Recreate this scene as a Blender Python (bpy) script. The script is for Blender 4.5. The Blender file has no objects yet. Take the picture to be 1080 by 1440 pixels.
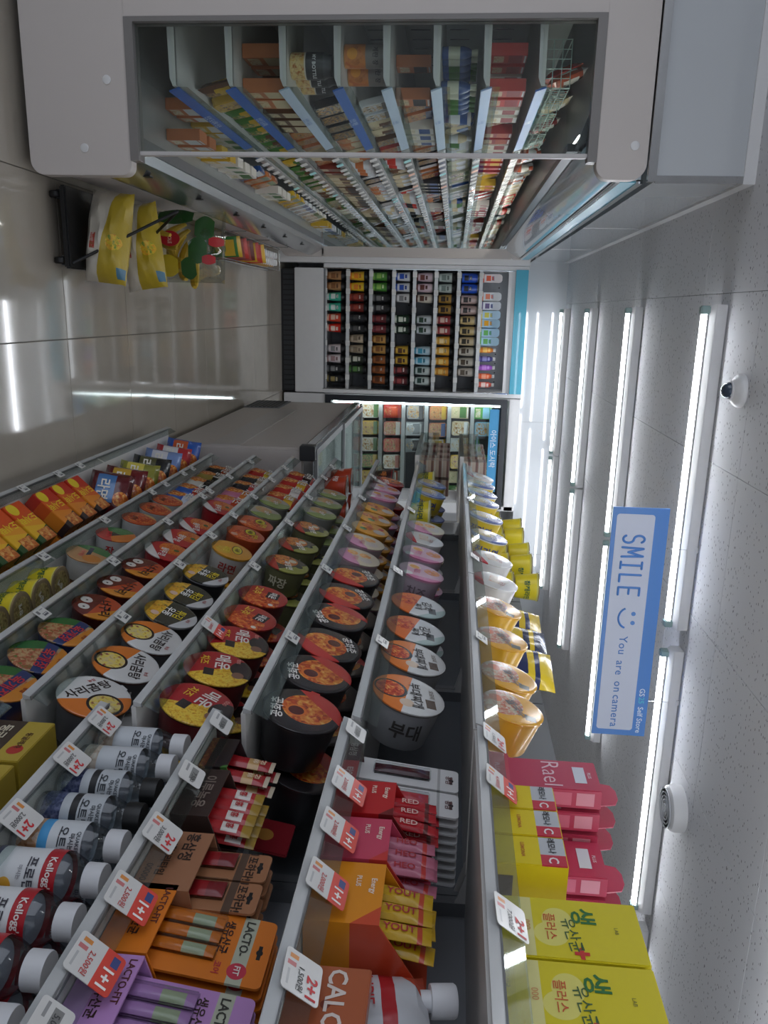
import bpy, bmesh, math, random, zlib
from mathutils import Matrix, Vector
import numpy as np

# ------------------------------------------------------------------ camera, light, exposure
scn = bpy.context.scene
COL = scn.collection
FPX, YAW, PITCH, ROLL, EYE = 1100.0, math.radians(14.5), math.radians(4.57), math.radians(2.45), 1.55
_f = Vector((math.sin(YAW)*math.cos(PITCH), math.cos(YAW)*math.cos(PITCH), -math.sin(PITCH)))
_r = Vector((math.cos(YAW), -math.sin(YAW), 0))
_u = _r.cross(_f)
RGT = _r*math.cos(ROLL) + _u*math.sin(ROLL)
UPV = -_r*math.sin(ROLL) + _u*math.cos(ROLL)
cam_d = bpy.data.cameras.new('camera'); cam = bpy.data.objects.new('camera', cam_d); COL.objects.link(cam)
cam_d.sensor_fit = 'VERTICAL'; cam_d.sensor_height = 36; cam_d.lens = 36*FPX/1440; cam_d.clip_start = 0.02
# the phone was held upright while the picture was taken sideways: picture right is the world's up
cam.matrix_world = Matrix((( UPV.x, -RGT.x, -_f.x, 0), (UPV.y, -RGT.y, -_f.y, 0), (UPV.z, -RGT.z, -_f.z, EYE), (0, 0, 0, 1)))
scn.camera = cam
w = bpy.data.worlds.new('world'); scn.world = w; w.use_nodes = True
w.node_tree.nodes['Background'].inputs[0].default_value = (0.8, 0.86, 0.95, 1)
w.node_tree.nodes['Background'].inputs[1].default_value = 0.15
scn.view_settings.view_transform = 'Standard'; scn.view_settings.look = 'None'
scn.view_settings.exposure = 0.0; scn.view_settings.gamma = 1.0; scn.view_settings.use_curve_mapping = False
TUBE_POWER = 33.0
FILL_POWER = 1.6  # strength of the added, unseen fill panels

def ray(x, y): return _f + RGT*((y-720)/FPX) + UPV*((x-540)/FPX)
def onx(x, y, X): d = ray(x, y); return d*(X/d.x) + Vector((0, 0, EYE))
def ony(x, y, Y): d = ray(x, y); return d*(Y/d.y) + Vector((0, 0, EYE))
def onz(x, y, Z): d = ray(x, y); return d*((Z-EYE)/d.z) + Vector((0, 0, EYE))

rnd = random.Random(7)
# ------------------------------------------------------------------ materials
def lin(c):
    if isinstance(c, str):
        c = c.lstrip('#'); c = ''.join(ch*2 for ch in c) if len(c) == 3 else c; c = [int(c[i:i+2], 16)/255 for i in (0, 2, 4)]
    return tuple((v/12.92 if v <= .04045 else ((v+.055)/1.055)**2.4) for v in c[:3]) + (1.0,)
_mc = {}
def mat(col, rough=.5, metal=0.0, var=.06, scale=18, coat=0.0, bump=0.0, name=None):
    key = ('p', str(col), rough, metal, var, scale, coat, bump)
    if key in _mc: return _mc[key]
    m = bpy.data.materials.new(name or 'paint'); m.use_nodes = True; nt = m.node_tree; N = nt.nodes; L = nt.links
    b = N['Principled BSDF']; b.inputs['Roughness'].default_value = rough; b.inputs['Metallic'].default_value = metal
    b.inputs['Coat Weight'].default_value = coat
    c = lin(col)
    tc = N.new('ShaderNodeTexCoord'); nz = N.new('ShaderNodeTexNoise'); nz.inputs['Scale'].default_value = scale
    L.new(tc.outputs['Object'], nz.inputs['Vector'])
    mx = N.new('ShaderNodeMix'); mx.data_type = 'RGBA'
    mx.inputs[6].default_value = tuple(v*(1-var) for v in c[:3]) + (1,); mx.inputs[7].default_value = tuple(min(1, v*(1+var)) for v in c[:3]) + (1,)
    L.new(nz.outputs['Fac'], mx.inputs[0]); L.new(mx.outputs[2], b.inputs['Base Color'])
    if bump:
        bp = N.new('ShaderNodeBump'); bp.inputs['Strength'].default_value = bump; bp.inputs['Distance'].default_value = .004
        L.new(nz.outputs['Fac'], bp.inputs['Height']); L.new(bp.outputs[0], b.inputs['Normal'])
    _mc[key] = m; return m
def emit(col, s, name='glow'):
    key = ('e', str(col), s)
    if key in _mc: return _mc[key]
    m = bpy.data.materials.new(name); m.use_nodes = True; nt = m.node_tree
    e = nt.nodes.new('ShaderNodeEmission'); e.inputs[0].default_value = lin(col); e.inputs[1].default_value = s
    nt.links.new(e.outputs[0], nt.nodes['Material Output'].inputs[0]); _mc[key] = m; return m
def clear(tint='#f4f8f8', refl=.08, name='clear plastic', rough=.03):
    key = ('g', tint, refl, rough)
    if key in _mc: return _mc[key]
    m = bpy.data.materials.new(name); m.use_nodes = True; nt = m.node_tree; N = nt.nodes; L = nt.links
    t = N.new('ShaderNodeBsdfTransparent'); t.inputs[0].default_value = lin(tint)
    g = N.new('ShaderNodeBsdfGlossy'); g.inputs['Roughness'].default_value = rough
    fr = N.new('ShaderNodeLayerWeight'); fr.inputs[0].default_value = .25
    ma = N.new('ShaderNodeMath'); ma.operation = 'MULTIPLY_ADD'; ma.inputs[1].default_value = .28; ma.inputs[2].default_value = refl*.6
    L.new(fr.outputs['Fresnel'], ma.inputs[0])
    mx = N.new('ShaderNodeMixShader'); L.new(ma.outputs[0], mx.inputs[0]); L.new(t.outputs[0], mx.inputs[1]); L.new(g.outputs[0], mx.inputs[2])
    L.new(mx.outputs[0], N['Material Output'].inputs[0]); _mc[key] = m; return m

def FOOD(*cols, scale=90): return ('food', cols, scale)
def layered(key, base, layers, unit=1.0, rough=.35, axes='xy', coat=.2, bump=0.0):
    """flat printed artwork on a package: shapes laid over one another in the object's own coordinates"""
    k = ('l', key)
    if k in _mc: return _mc[k]
    m = bpy.data.materials.new('printed ' + key); m.use_nodes = True; nt = m.node_tree; N = nt.nodes; L = nt.links
    b = N['Principled BSDF']; b.inputs['Roughness'].default_value = rough; b.inputs['Coat Weight'].default_value = coat; b.inputs['Coat Roughness'].default_value = .15
    tc = N.new('ShaderNodeTexCoord'); sp = N.new('ShaderNodeSeparateXYZ'); L.new(tc.outputs['Object'], sp.inputs[0])
    ix = {'x': 0, 'y': 1, 'z': 2}; X = sp.outputs[ix[axes[0]]]; Y = sp.outputs[ix[axes[1]]]
    def M(op, a, bb, c=None):
        n = N.new('ShaderNodeMath'); n.operation = op
        for i, v in enumerate((a, bb, c)):
            if v is None: continue
            if isinstance(v, (int, float)): n.inputs[i].default_value = v
            else: L.new(v, n.inputs[i])
        return n.outputs[0]
    def colour(c):
        if isinstance(c, tuple) and c and c[0] == 'food':
            vo = N.new('ShaderNodeTexVoronoi'); vo.inputs['Scale'].default_value = c[2]*1.7
            nz = N.new('ShaderNodeTexNoise'); nz.inputs['Scale'].default_value = c[2]*.9; nz.inputs['Detail'].default_value = 4; nz.inputs['Distortion'].default_value = 1.2
            L.new(tc.outputs['Object'], vo.inputs['Vector']); L.new(tc.outputs['Object'], nz.inputs['Vector'])
            s = N.new('ShaderNodeSeparateColor'); L.new(vo.outputs['Color'], s.inputs[0])
            mixv = M('MULTIPLY_ADD', s.outputs[0], .45, M('MULTIPLY_ADD', nz.outputs['Fac'], 1.3, -.32))
            cr = N.new('ShaderNodeValToRGB'); cols = c[1]; el = cr.color_ramp.elements
            el[0].position = .08; el[0].color = lin(cols[0]); el[1].position = .92; el[1].color = lin(cols[-1])
            for i, cc in enumerate(cols[1:-1]):
                e = el.new(.08 + .84*(i+1)/(len(cols)-1)); e.color = lin(cc)
            L.new(mixv, cr.inputs[0]); return cr.outputs[0]
        r = N.new('ShaderNodeRGB'); r.outputs[0].default_value = lin(c); return r.outputs[0]
    cur = colour(base)
    for ly in layers:
        t = ly[0]; u = unit
        if t in ('circle', 'ring', 'oval'):
            dx = M('SUBTRACT', X, ly[1]*u); dy = M('SUBTRACT', Y, ly[2]*u)
            if t == 'oval': dx = M('MULTIPLY', dx, ly[4]/ly[3])if False else M('MULTIPLY', dx, 1.0/ly[3]); dy = M('MULTIPLY', dy, 1.0/ly[4]); d = M('SQRT', M('ADD', M('MULTIPLY', dx, dx), M('MULTIPLY', dy, dy)), 0); mask = M('LESS_THAN', d, u)
            else:
                d = M('SQRT', M('ADD', M('MULTIPLY', dx, dx), M('MULTIPLY', dy, dy)), 0)
                mask = M('LESS_THAN', d, ly[3]*u)
                if t == 'ring': mask = M('MULTIPLY', mask, M('GREATER_THAN', d, ly[4]*u))
        elif t == 'half':
            mask = M('GREATER_THAN', M('ADD', M('MULTIPLY', X, ly[1]), M('MULTIPLY', Y, ly[2])), ly[3]*u)
        elif t == 'rect':
            mask = M('MULTIPLY', M('MULTIPLY', M('GREATER_THAN', X, ly[1]*u), M('LESS_THAN', X, ly[2]*u)), M('MULTIPLY', M('GREATER_THAN', Y, ly[3]*u), M('LESS_THAN', Y, ly[4]*u)))
        mx = N.new('ShaderNodeMix'); mx.data_type = 'RGBA'; L.new(mask, mx.inputs[0]); L.new(cur, mx.inputs[6]); L.new(colour(ly[-1]), mx.inputs[7]); cur = mx.outputs[2]
    L.new(cur, b.inputs['Base Color'])
    if bump:
        nz = N.new('ShaderNodeTexNoise'); nz.inputs['Scale'].default_value = 30; L.new(tc.outputs['Object'], nz.inputs['Vector'])
        bp = N.new('ShaderNodeBump'); bp.inputs['Strength'].default_value = bump; bp.inputs['Distance'].default_value = .006; L.new(nz.outputs['Fac'], bp.inputs['Height']); L.new(bp.outputs[0], b.inputs['Normal'])
    _mc[k] = m; return m

# ------------------------------------------------------------------ mesh helpers
class MB:
    def __init__(s): s.v = []; s.f = []; s.m = []
    def box(s, x0, x1, y0, y1, z0, z1, m=0):
        i = len(s.v); s.v += [(x0,y0,z0),(x1,y0,z0),(x1,y1,z0),(x0,y1,z0),(x0,y0,z1),(x1,y0,z1),(x1,y1,z1),(x0,y1,z1)]
        for q in ((0,3,2,1),(4,5,6,7),(0,1,5,4),(1,2,6,5),(2,3,7,6),(3,0,4,7)): s.f.append([i+k for k in q]); s.m.append(m)
        return s
    def poly(s, pts, m=0):
        i = len(s.v); s.v += [tuple(p) for p in pts]; s.f.append(list(range(i, i+len(pts)))); s.m.append(m); return s
    def prism(s, pts, axis, a, b, m=0):
        """pts: 2-D outline, extruded along axis from a to b"""
        def P(p, t): return {'x': (t, p[0], p[1]), 'y': (p[0], t, p[1]), 'z': (p[0], p[1], t)}[axis]
        n = len(pts); i = len(s.v); s.v += [P(p, a) for p in pts] + [P(p, b) for p in pts]
        s.f += [list(range(i, i+n)), list(range(i+2*n-1, i+n-1, -1))]; s.m += [m, m]
        for k in range(n): s.f.append([i+k, i+n+k, i+n+(k+1) % n, i+(k+1) % n]); s.m.append(m)
        return s
    def lathe(s, prof, seg=24, m=0, M=None, close=True):
        """prof [(r, z, material of the band that ends here)] about z"""
        i = len(s.v); n = len(prof)
        for p in prof:
            for k in range(seg):
                a = 2*math.pi*k/seg; v = Vector((p[0]*math.cos(a), p[0]*math.sin(a), p[1])); s.v.append(tuple(M @ v if M else v))
        for j in range(n-1):
            mm = prof[j+1][2] if len(prof[j+1]) > 2 else m
            for k in range(seg):
                k2 = (k+1) % seg; s.f.append([i+j*seg+k, i+j*seg+k2, i+(j+1)*seg+k2, i+(j+1)*seg+k]); s.m.append(mm)
        if close:
            s.f.append([i+k for k in range(seg-1, -1, -1)]); s.m.append(m)
            s.f.append([i+(n-1)*seg+k for k in range(seg)]); s.m.append(prof[-1][2] if len(prof[-1]) > 2 else m)
        return s
    def rod(s, a, b, r, seg=10, m=0):
        a = Vector(a); b = Vector(b); d = b-a; q = d.to_track_quat('Z', 'Y').to_matrix().to_4x4()
        return s.lathe([(r, 0), (r, d.length)], seg, m, Matrix.Translation(a) @ q)
    def path(s, pts, r, seg=8, m=0):
        for a, b in zip(pts, pts[1:]): s.rod(a, b, r, seg, m)
        return s
    def mesh(s, name, mats, bevel=0, smooth=True, segs=2):
        me = bpy.data.meshes.new(name); me.from_pydata(s.v, [], s.f)
        for mm in (mats if isinstance(mats, (list, tuple)) else [mats]): me.materials.append(mm)
        me.polygons.foreach_set('material_index', s.m)
        bm = bmesh.new(); bm.from_mesh(me); bmesh.ops.recalc_face_normals(bm, faces=bm.faces)
        if bevel: bmesh.ops.bevel(bm, geom=bm.edges[:], offset=bevel, segments=segs, affect='EDGES', clamp_overlap=True)
        bm.to_mesh(me); bm.free()
        if smooth: me.shade_smooth(); me.set_sharp_from_angle(angle=math.radians(35))
        return me

def link(name, me, parent=None, M=None):
    o = bpy.data.objects.new(name, me); COL.objects.link(o)
    if parent is not None: o.parent = parent
    if M is not None: o.matrix_basis = M
    return o
def tag(o, label, cat=None, group=None, kind=None):
    o['label'] = label
    if cat: o['category'] = cat
    if group: o['group'] = group
    if kind: o['kind'] = kind
    return o
def empty(name, loc=(0, 0, 0), label=None, cat=None, group=None, M=None):
    o = bpy.data.objects.new(name, None); o.empty_display_size = .05; COL.objects.link(o)
    o.matrix_basis = M if M is not None else Matrix.Translation(loc)
    if label: tag(o, label, cat, group)
    return o
def part(name, mb, mats, parent, bevel=0, M=None, smooth=True, label=None):
    o = link(name, mb.mesh(name, mats, bevel, smooth), parent, M)
    if label: o['label'] = label
    return o
def structure(name, mb, mats, label, bevel=0):
    o = link(name, mb.mesh(name, mats, bevel)); tag(o, label, kind='structure'); return o

# text ---------------------------------------------------------------------------------
_tc = {}; PENDING = {}
def text_mesh(body, m, bold=.0, space=1.0, lean=0.0, bend=None):
    """an empty mesh now; finish_text() fills it, all strings of one style being set in type together"""
    k = (body, m.name, bold, space, lean, bend)
    if k in _tc: return _tc[k]
    me = bpy.data.meshes.new('lettering'); me.materials.append(m); _tc[k] = me
    PENDING.setdefault((bold, space, lean), {}).setdefault(body, []).append((me, bend)); return me
def finish_text():
    for (bold, space, lean), group in PENDING.items():
        c = bpy.data.curves.new('t', 'FONT'); c.resolution_u = 2; c.align_x = 'CENTER'; c.offset = bold; c.space_character = space; c.shear = lean
        c.space_line = 4.0; words = list(group); c.body = '\n'.join(words)
        o = bpy.data.objects.new('t', c); src = bpy.data.meshes.new_from_object(o)
        co = np.empty(len(src.vertices)*3); src.vertices.foreach_get('co', co); co = co.reshape(-1, 3)
        polys = [list(p.vertices) for p in src.polygons]; line = np.round((-co[:, 1]+.35)/4.0).astype(int) if len(co) else []
        for i, word in enumerate(words):
            pl = [p for p in polys if line[p[0]] == i]
            if not pl: continue
            ids = sorted({v for p in pl for v in p}); mp = {v: k for k, v in enumerate(ids)}; V = co[ids].copy()
            V[:, :2] -= (V[:, :2].max(0)+V[:, :2].min(0))/2; V[:, 2] = 0
            for me, bend in group[word]:
                W = V
                if bend:
                    size, radius, ang, z, rot = bend; W = V*size; r = math.radians(rot)
                    x = W[:, 0]*math.cos(r)-W[:, 1]*math.sin(r); y = W[:, 0]*math.sin(r)+W[:, 1]*math.cos(r); q = ang+x/radius
                    W = np.stack([radius*np.cos(q), radius*np.sin(q), y+z], 1)
                me.from_pydata(W.tolist(), [], [[mp[v] for v in p] for p in pl]); me.update()
        bpy.data.objects.remove(o); bpy.data.curves.remove(c); bpy.data.meshes.remove(src)
INK = {}
def ink(col):
    if col not in INK: INK[col] = mat(col, .45, var=.02, name='ink')
    return INK[col]
def lettering(body, col, size, parent, x=0, y=0, z=0, rot=0, bold=.012, M=None, space=1.0, sx=1.0, lean=0.0):
    me = text_mesh(body, ink(col), bold, space, lean)
    T = Matrix.Translation((x, y, z)) @ Matrix.Rotation(math.radians(rot), 4, 'Z') @ Matrix.Diagonal((size*sx, size, size, 1))
    return link('lettering', me, parent, (M @ T) if M is not None else T)
def wrapped(body, col, size, parent, radius, ang, z, rot=0, bold=.02):
    """lettering bent round an upright cylinder, facing azimuth ang"""
    return link('lettering', text_mesh(body, ink(col), bold, 1.0, 0.0, (size, radius, ang, z, rot)), parent)

# orientation frames: x = reading direction, y = up, z = out of the printed face
def frame(ex, ey, ez, loc): return Matrix(((ex[0], ey[0], ez[0], loc[0]), (ex[1], ey[1], ez[1], loc[1]), (ex[2], ey[2], ez[2], loc[2]), (0, 0, 0, 1)))
def to_aisle(loc, tilt=0, roll=0, yaw=0):
    """faces the aisle from the right-hand shelves (-X), leaning back by tilt degrees"""
    t = math.radians(tilt); n = (-math.cos(t), 0, math.sin(t)); e = (math.sin(t), 0, math.cos(t))
    return Matrix.Translation(loc) @ Matrix.Rotation(math.radians(yaw), 4, 'Z') @ frame((0, -1, 0), e, n, (0, 0, 0)) @ Matrix.Rotation(math.radians(roll), 4, 'Z')
def from_left(loc, tilt=0, roll=0, yaw=0):
    t = math.radians(tilt); n = (math.cos(t), 0, math.sin(t)); e = (-math.sin(t), 0, math.cos(t))
    return Matrix.Translation(loc) @ Matrix.Rotation(math.radians(yaw), 4, 'Z') @ frame((0, 1, 0), e, n, (0, 0, 0)) @ Matrix.Rotation(math.radians(roll), 4, 'Z')
def to_camera(loc, tilt=0, roll=0, yaw=0):
    t = math.radians(tilt); n = (0, -math.cos(t), math.sin(t)); e = (0, math.sin(t), math.cos(t))
    return Matrix.Translation(loc) @ Matrix.Rotation(math.radians(yaw), 4, 'Z') @ frame((1, 0, 0), e, n, (0, 0, 0)) @ Matrix.Rotation(math.radians(roll), 4, 'Z')
ORD = ['nearest', 'second', 'third', 'fourth', 'fifth', 'sixth', 'seventh', 'eighth', 'ninth', 'tenth', 'eleventh', 'twelfth', 'thirteenth', 'fourteenth', 'fifteenth', 'sixteenth', 'seventeenth', 'eighteenth', 'nineteenth', 'twentieth', 'twenty-first', 'twenty-second', 'twenty-third', 'twenty-fourth', 'twenty-fifth', 'twenty-sixth', 'twenty-seventh', 'twenty-eighth', 'twenty-ninth', 'thirtieth', 'thirty-first']
def nth(i): return 'nearest' if i == 0 else ORD[i] + ' nearest'

# ------------------------------------------------------------------ common materials
WHITE = mat('#d9d9d9', .35, var=.03, coat=.2, name='white enamel')
PANEL = mat('#c4bdb8', .45, var=.02, scale=4, name='warm white panel')
SOFF = mat('#bcc0c3', .06, var=.015, scale=3, coat=.5, name='glossy white board')
STEEL = mat('#b9bcbd', .22, .9, var=.08, scale=9, name='brushed steel')
CHROME = mat('#d8dadb', .08, 1.0, var=.05, name='chrome')
GREY = mat('#8e8f90', .4, var=.04, name='grey metal')
MIDGREY = mat('#6e7073', .45, var=.05, name='mid grey metal')
DARK = mat('#2b2d30', .45, var=.1, name='dark grey')
BLACK = mat('#17181a', .4, var=.1, name='black plastic')
TEAL = mat('#3fa3bd', .3, var=.03, coat=.3, name='teal board')
LIP = clear('#eef3f2', .07)
GLASS = clear('#f0f4f2', .05, 'glass', .01)
RAILM = mat('#c9cbcb', .18, .25, var=.05, coat=.6, name='price rail')
TAGW = mat('#cbcbc7', .5, var=.04, name='paper')

# ------------------------------------------------------------------ room
CEIL = 2.51
def floor_material():
    m = bpy.data.materials.new('polished porcelain'); m.use_nodes = True; nt = m.node_tree; N = nt.nodes; L = nt.links; b = N['Principled BSDF']
    tc = N.new('ShaderNodeTexCoord'); oi = N.new('ShaderNodeObjectInfo')
    nz = N.new('ShaderNodeTexNoise'); nz.inputs['Scale'].default_value = 3.5; nz.inputs['Detail'].default_value = 6
    ad = N.new('ShaderNodeVectorMath'); ad.operation = 'ADD'; L.new(tc.outputs['Object'], ad.inputs[0]); L.new(oi.outputs['Location'], ad.inputs[1]); L.new(ad.outputs[0], nz.inputs['Vector'])
    cr = N.new('ShaderNodeValToRGB'); cr.color_ramp.elements[0].position = .3; cr.color_ramp.elements[0].color = lin('#a0988c'); cr.color_ramp.elements[1].position = .75; cr.color_ramp.elements[1].color = lin('#aaa397')
    L.new(nz.outputs['Fac'], cr.inputs[0]); L.new(cr.outputs[0], b.inputs['Base Color']); b.inputs['Roughness'].default_value = .07; b.inputs['IOR'].default_value = 1.55; b.inputs['Coat Weight'].default_value = .25; b.inputs['Coat Roughness'].default_value = .03
    return m
def ceiling_material():
    m = bpy.data.materials.new('mineral ceiling board'); m.use_nodes = True; nt = m.node_tree; N = nt.nodes; L = nt.links; b = N['Principled BSDF']
    tc = N.new('ShaderNodeTexCoord'); oi = N.new('ShaderNodeObjectInfo')
    ad = N.new('ShaderNodeVectorMath'); ad.operation = 'ADD'; L.new(tc.outputs['Object'], ad.inputs[0]); L.new(oi.outputs['Location'], ad.inputs[1])
    nz = N.new('ShaderNodeTexNoise'); nz.inputs['Scale'].default_value = 40; L.new(ad.outputs[0], nz.inputs['Vector'])
    mp = N.new('ShaderNodeMapping'); mp.inputs['Scale'].default_value = (36, 80, 1); L.new(ad.outputs[0], mp.inputs[0])
    mv = N.new('ShaderNodeMix'); mv.data_type = 'VECTOR'; mv.inputs[0].default_value = .5; 
    vo = N.new('ShaderNodeTexVoronoi'); vo.inputs['Scale'].default_value = 1.0; vo.inputs['Randomness'].default_value = .9
    sc = N.new('ShaderNodeVectorMath'); sc.operation = 'MULTIPLY_ADD'; sc.inputs[1].default_value = (.5, .5, .5); L.new(nz.outputs['Color'], sc.inputs[0]); L.new(mp.outputs[0], sc.inputs[2]); L.new(sc.outputs[0], vo.inputs['Vector'])
    lt = N.new('ShaderNodeMath'); lt.operation = 'LESS_THAN'; lt.inputs[1].default_value = .17; L.new(vo.outputs['Distance'], lt.inputs[0])
    mx = N.new('ShaderNodeMix'); mx.data_type = 'RGBA'; mx.inputs[6].default_value = lin('#d2d3d6'); mx.inputs[7].default_value = lin('#6f7074'); L.new(lt.outputs[0], mx.inputs[0])
    L.new(mx.outputs[2], b.inputs['Base Color']); b.inputs['Roughness'].default_value = .8
    return m
FLOORM = floor_material(); CEILM = ceiling_material()
fl = structure('floor', MB().box(-3.3, 4.6, -2.6, 8.0, -.05, -.006), mat('#6d675f', .7), 'polished beige tiled floor of the aisle')
tile_me = MB().box(-.2985, .2985, -.2985, .2985, -.0055, 0).mesh('tile', FLOORM, .0012, segs=1)
for i in range(-6, 8):
    for j in range(-5, 9):
        x, y = .14+.6*i+.3, 3.1+.6*j+.3
        if -3.2 < x < 4.5 and -2.4 < y < 7.9: link('tile', tile_me, fl, Matrix.Translation((x, y, 0)))
ce = structure('ceiling', MB().box(-3.3, 4.6, -2.6, 8.0, CEIL+.012, CEIL+.06), mat('#9fa1a4', .8), 'white speckled ceiling of square mineral boards')
panel_me = MB().box(-.2992, .2992, -.2992, .2992, 0, .0115).mesh('ceiling_panel', CEILM, .001, segs=1)
for i in range(-6, 8):
    for j in range(-8, 9):
        x, y = -.085+.6*i+.3, 2.64+.6*j+.3
        if -3.2 < x < 4.6 and -2.5 < y < 7.6: link('ceiling_panel', panel_me, ce, Matrix.Translation((x, y, CEIL)))
WALLM = mat('#d4d6d8', .5, var=.02, scale=3, name='white wall')
structure('wall_left', MB().box(-3.3, -3.2, -2.6, 8, 0, CEIL+.02), WALLM, 'plain white left wall of the shop')
structure('wall_right', MB().box(4.5, 4.6, -2.6, 8, 0, CEIL+.02), WALLM, 'plain white right wall of the shop')
structure('wall_back', MB().box(-3.3, 4.6, 7.9, 8, 0, CEIL+.02), WALLM, 'white back wall behind the coolers')
structure('wall_front', MB().box(-3.3, 4.6, -2.6, -2.5, 0, CEIL+.02), WALLM, 'white front wall behind the viewer')
def window(name, M, wd, ht, label, power):  # unseen glowing panel in window form, added to brighten the shelf fronts
    FILLM = emit('#e8f0ff', power, 'added fill glow')
    o = link(name, MB().box(-wd/2, wd/2, -.01, 0, -ht/2, ht/2).mesh('pane', FILLM), None, M); tag(o, label, kind='structure')
    m = MB()
    for x0, x1, z0, z1 in ((-wd/2-.06, -wd/2, -ht/2-.06, ht/2+.06), (wd/2, wd/2+.06, -ht/2-.06, ht/2+.06), (-wd/2, wd/2, ht/2, ht/2+.06), (-wd/2, wd/2, -ht/2-.06, -ht/2), (-.02, .02, -ht/2, ht/2)): m.box(x0, x1, -.03, .01, z0, z1)
    part('window_frame', m, GREY, o)
window('fill_panel_1', Matrix.Translation((.6, -2.47, 1.25)) @ Matrix.Rotation(math.pi, 4, 'Z'), 4.0, 2.1, 'added glowing fill panel behind the viewer, framed like a window', FILL_POWER*.5)
window('fill_panel_2', Matrix.Translation((-3.17, .2, 1.25)) @ Matrix.Rotation(math.pi/2, 4, 'Z'), 4.2, 2.1, 'added glowing fill panel left of the aisle, framed like a window', FILL_POWER)
# boxed-in bulkheads above the refrigerators
so = structure('trim_1', MB().box(-3.2, -.433, 2.85, 7.9, 2.19, 2.472), SOFF, 'white boxed bulkhead over the left refrigerator')
part('cornice', MB().box(-3.2, -.425, 2.842, 7.9, 2.472, 2.51), WHITE, so)
part('chrome_strip', MB().box(-3.2, -.43, 2.83, 2.852, 2.163, 2.19).box(-.45, -.428, 2.846, 2.856, 2.19, 2.472), CHROME, so)
so2 = structure('trim_2', MB().box(-.433, 4.5, 7.16, 7.9, 2.17, CEIL), SOFF, 'glossy white bulkhead over the back coolers')
for x in (.95, 2.2, 3.4): part('board_joint', MB().box(x, x+.003, 7.157, 7.162, 2.18, CEIL), GREY, so2)
for y in (4.35, 5.75): part('board_joint', MB().box(-.434, -.431, y, y+.004, 2.19, 2.47), WHITE, so)

structure('trim_3', MB().box(-.52, -.392, 7.032, 7.15, 0, 2.17), WHITE, 'white filler panel between the left refrigerator and the drinks cooler')

# ------------------------------------------------------------------ ceiling lamps
TUBEM = emit('#f4f8ff', TUBE_POWER, 'lit tube')
def tube_mesh():
    m = MB(); n = 20
    for x in (0, 1.17):
        for k in range(n): a = 2*math.pi*k/n; m.v.append((x, .0135*math.sin(a), -.0135*math.cos(a)))
    for k in range(n):
        k2 = (k+1) % n; mid = (k+.5)/n*360; lit = min(mid, 360-mid) < 106
        m.f.append([k, k2, n+k2, n+k]); m.m.append(0 if lit else 1)
    m.f += [list(range(n)), list(range(2*n-1, n-1, -1))]; m.m += [1, 1]
    return m.mesh('tube', [TUBEM, WHITE])
tube_m = tube_mesh()   # LED tube: light leaves the lower half, the back of the tube is white metal
fix_m = MB().prism([(-.032, .068), (.032, .068), (.032, .03), (.014, .012), (-.014, .012), (-.032, .03)], 'x', 0, 1.235).mesh('fixture_base', WHITE, .002)
cap_m = MB().box(0, .03, -.016, .016, -.018, .03).mesh('end_cap', mat('#8fa7a4', .4), .004)
rows = ['nearest', 'second', 'third', 'farthest']
for j, y in enumerate((2.975, 4.255, 5.56, 6.87)):
    for i, x in enumerate((-.045, 1.205 if j else 1.28, 2.6)):
        if i == 2 and j > 0: continue
        side = ['left-hand', 'right-hand', 'far right'][i]
        t = empty('ceiling_light', (x, y, 2.44), f'{side} bare tube ceiling lamp in the {rows[j]} row of lamps', 'ceiling light', 'tube ceiling lamps')
        link('tube', tube_m, t, Matrix.Translation((.033, 0, 0)))
        link('fixture_base', fix_m, t)
        link('end_cap', cap_m, t, Matrix.Translation((.004, 0, 0))); link('end_cap', cap_m, t, Matrix.Translation((1.201, 0, 0)))
for j, y in enumerate((1.69, .4, -.88)):
    for i, x in enumerate((-.045, 1.28)):
        t = empty('ceiling_light', (x, y, 2.44), f'bare tube ceiling lamp overhead behind the viewer, {["first", "second", "third"][j]} row, {["left", "right"][i]}', 'ceiling light', 'tube ceiling lamps')
        link('tube', tube_m, t, Matrix.Translation((.033, 0, 0))); link('fixture_base', fix_m, t)
for j, y in enumerate((2.975, .4)):
    t = empty('ceiling_light', (-2.3, y, 2.44), f'bare tube ceiling lamp over the area left of the aisle, {["ahead", "behind"][j]}', 'ceiling light', 'tube ceiling lamps')
    link('tube', tube_m, t, Matrix.Translation((.033, 0, 0))); link('fixture_base', fix_m, t)

# ------------------------------------------------------------------ hanging sign, dome camera, speaker
SBL = mat('#5288cf', .35, var=.02, name='sign blue')
sg = empty('hanging_sign', (1.18, 2.946, 2.285), 'blue and white hanging sign telling people they are on camera', 'sign')
part('board', MB().box(-.478, .478, -.004, .004, -.105, .105), SBL, sg, .001)
def rounded(w, h, r, n=6):
    pts = []
    for cx, cy, a0 in ((w/2-r, h/2-r, 0), (-w/2+r, h/2-r, 90), (-w/2+r, -h/2+r, 180), (w/2-r, -h/2+r, 270)):
        pts += [(cx+r*math.cos(math.radians(a0+90*k/n)), cy+r*math.sin(math.radians(a0+90*k/n))) for k in range(n+1)]
    return pts
pn = part('white_panel', MB().prism([(a, b-.018) for a, b in rounded(.905, .142, .012)], 'y', -.0052, -.0041), mat('#cdd3e2', .4, var=.02), sg)
FR = lambda x, y, z: frame((1, 0, 0), (0, 0, 1), (0, -1, 0), (x, z, y))
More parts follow.
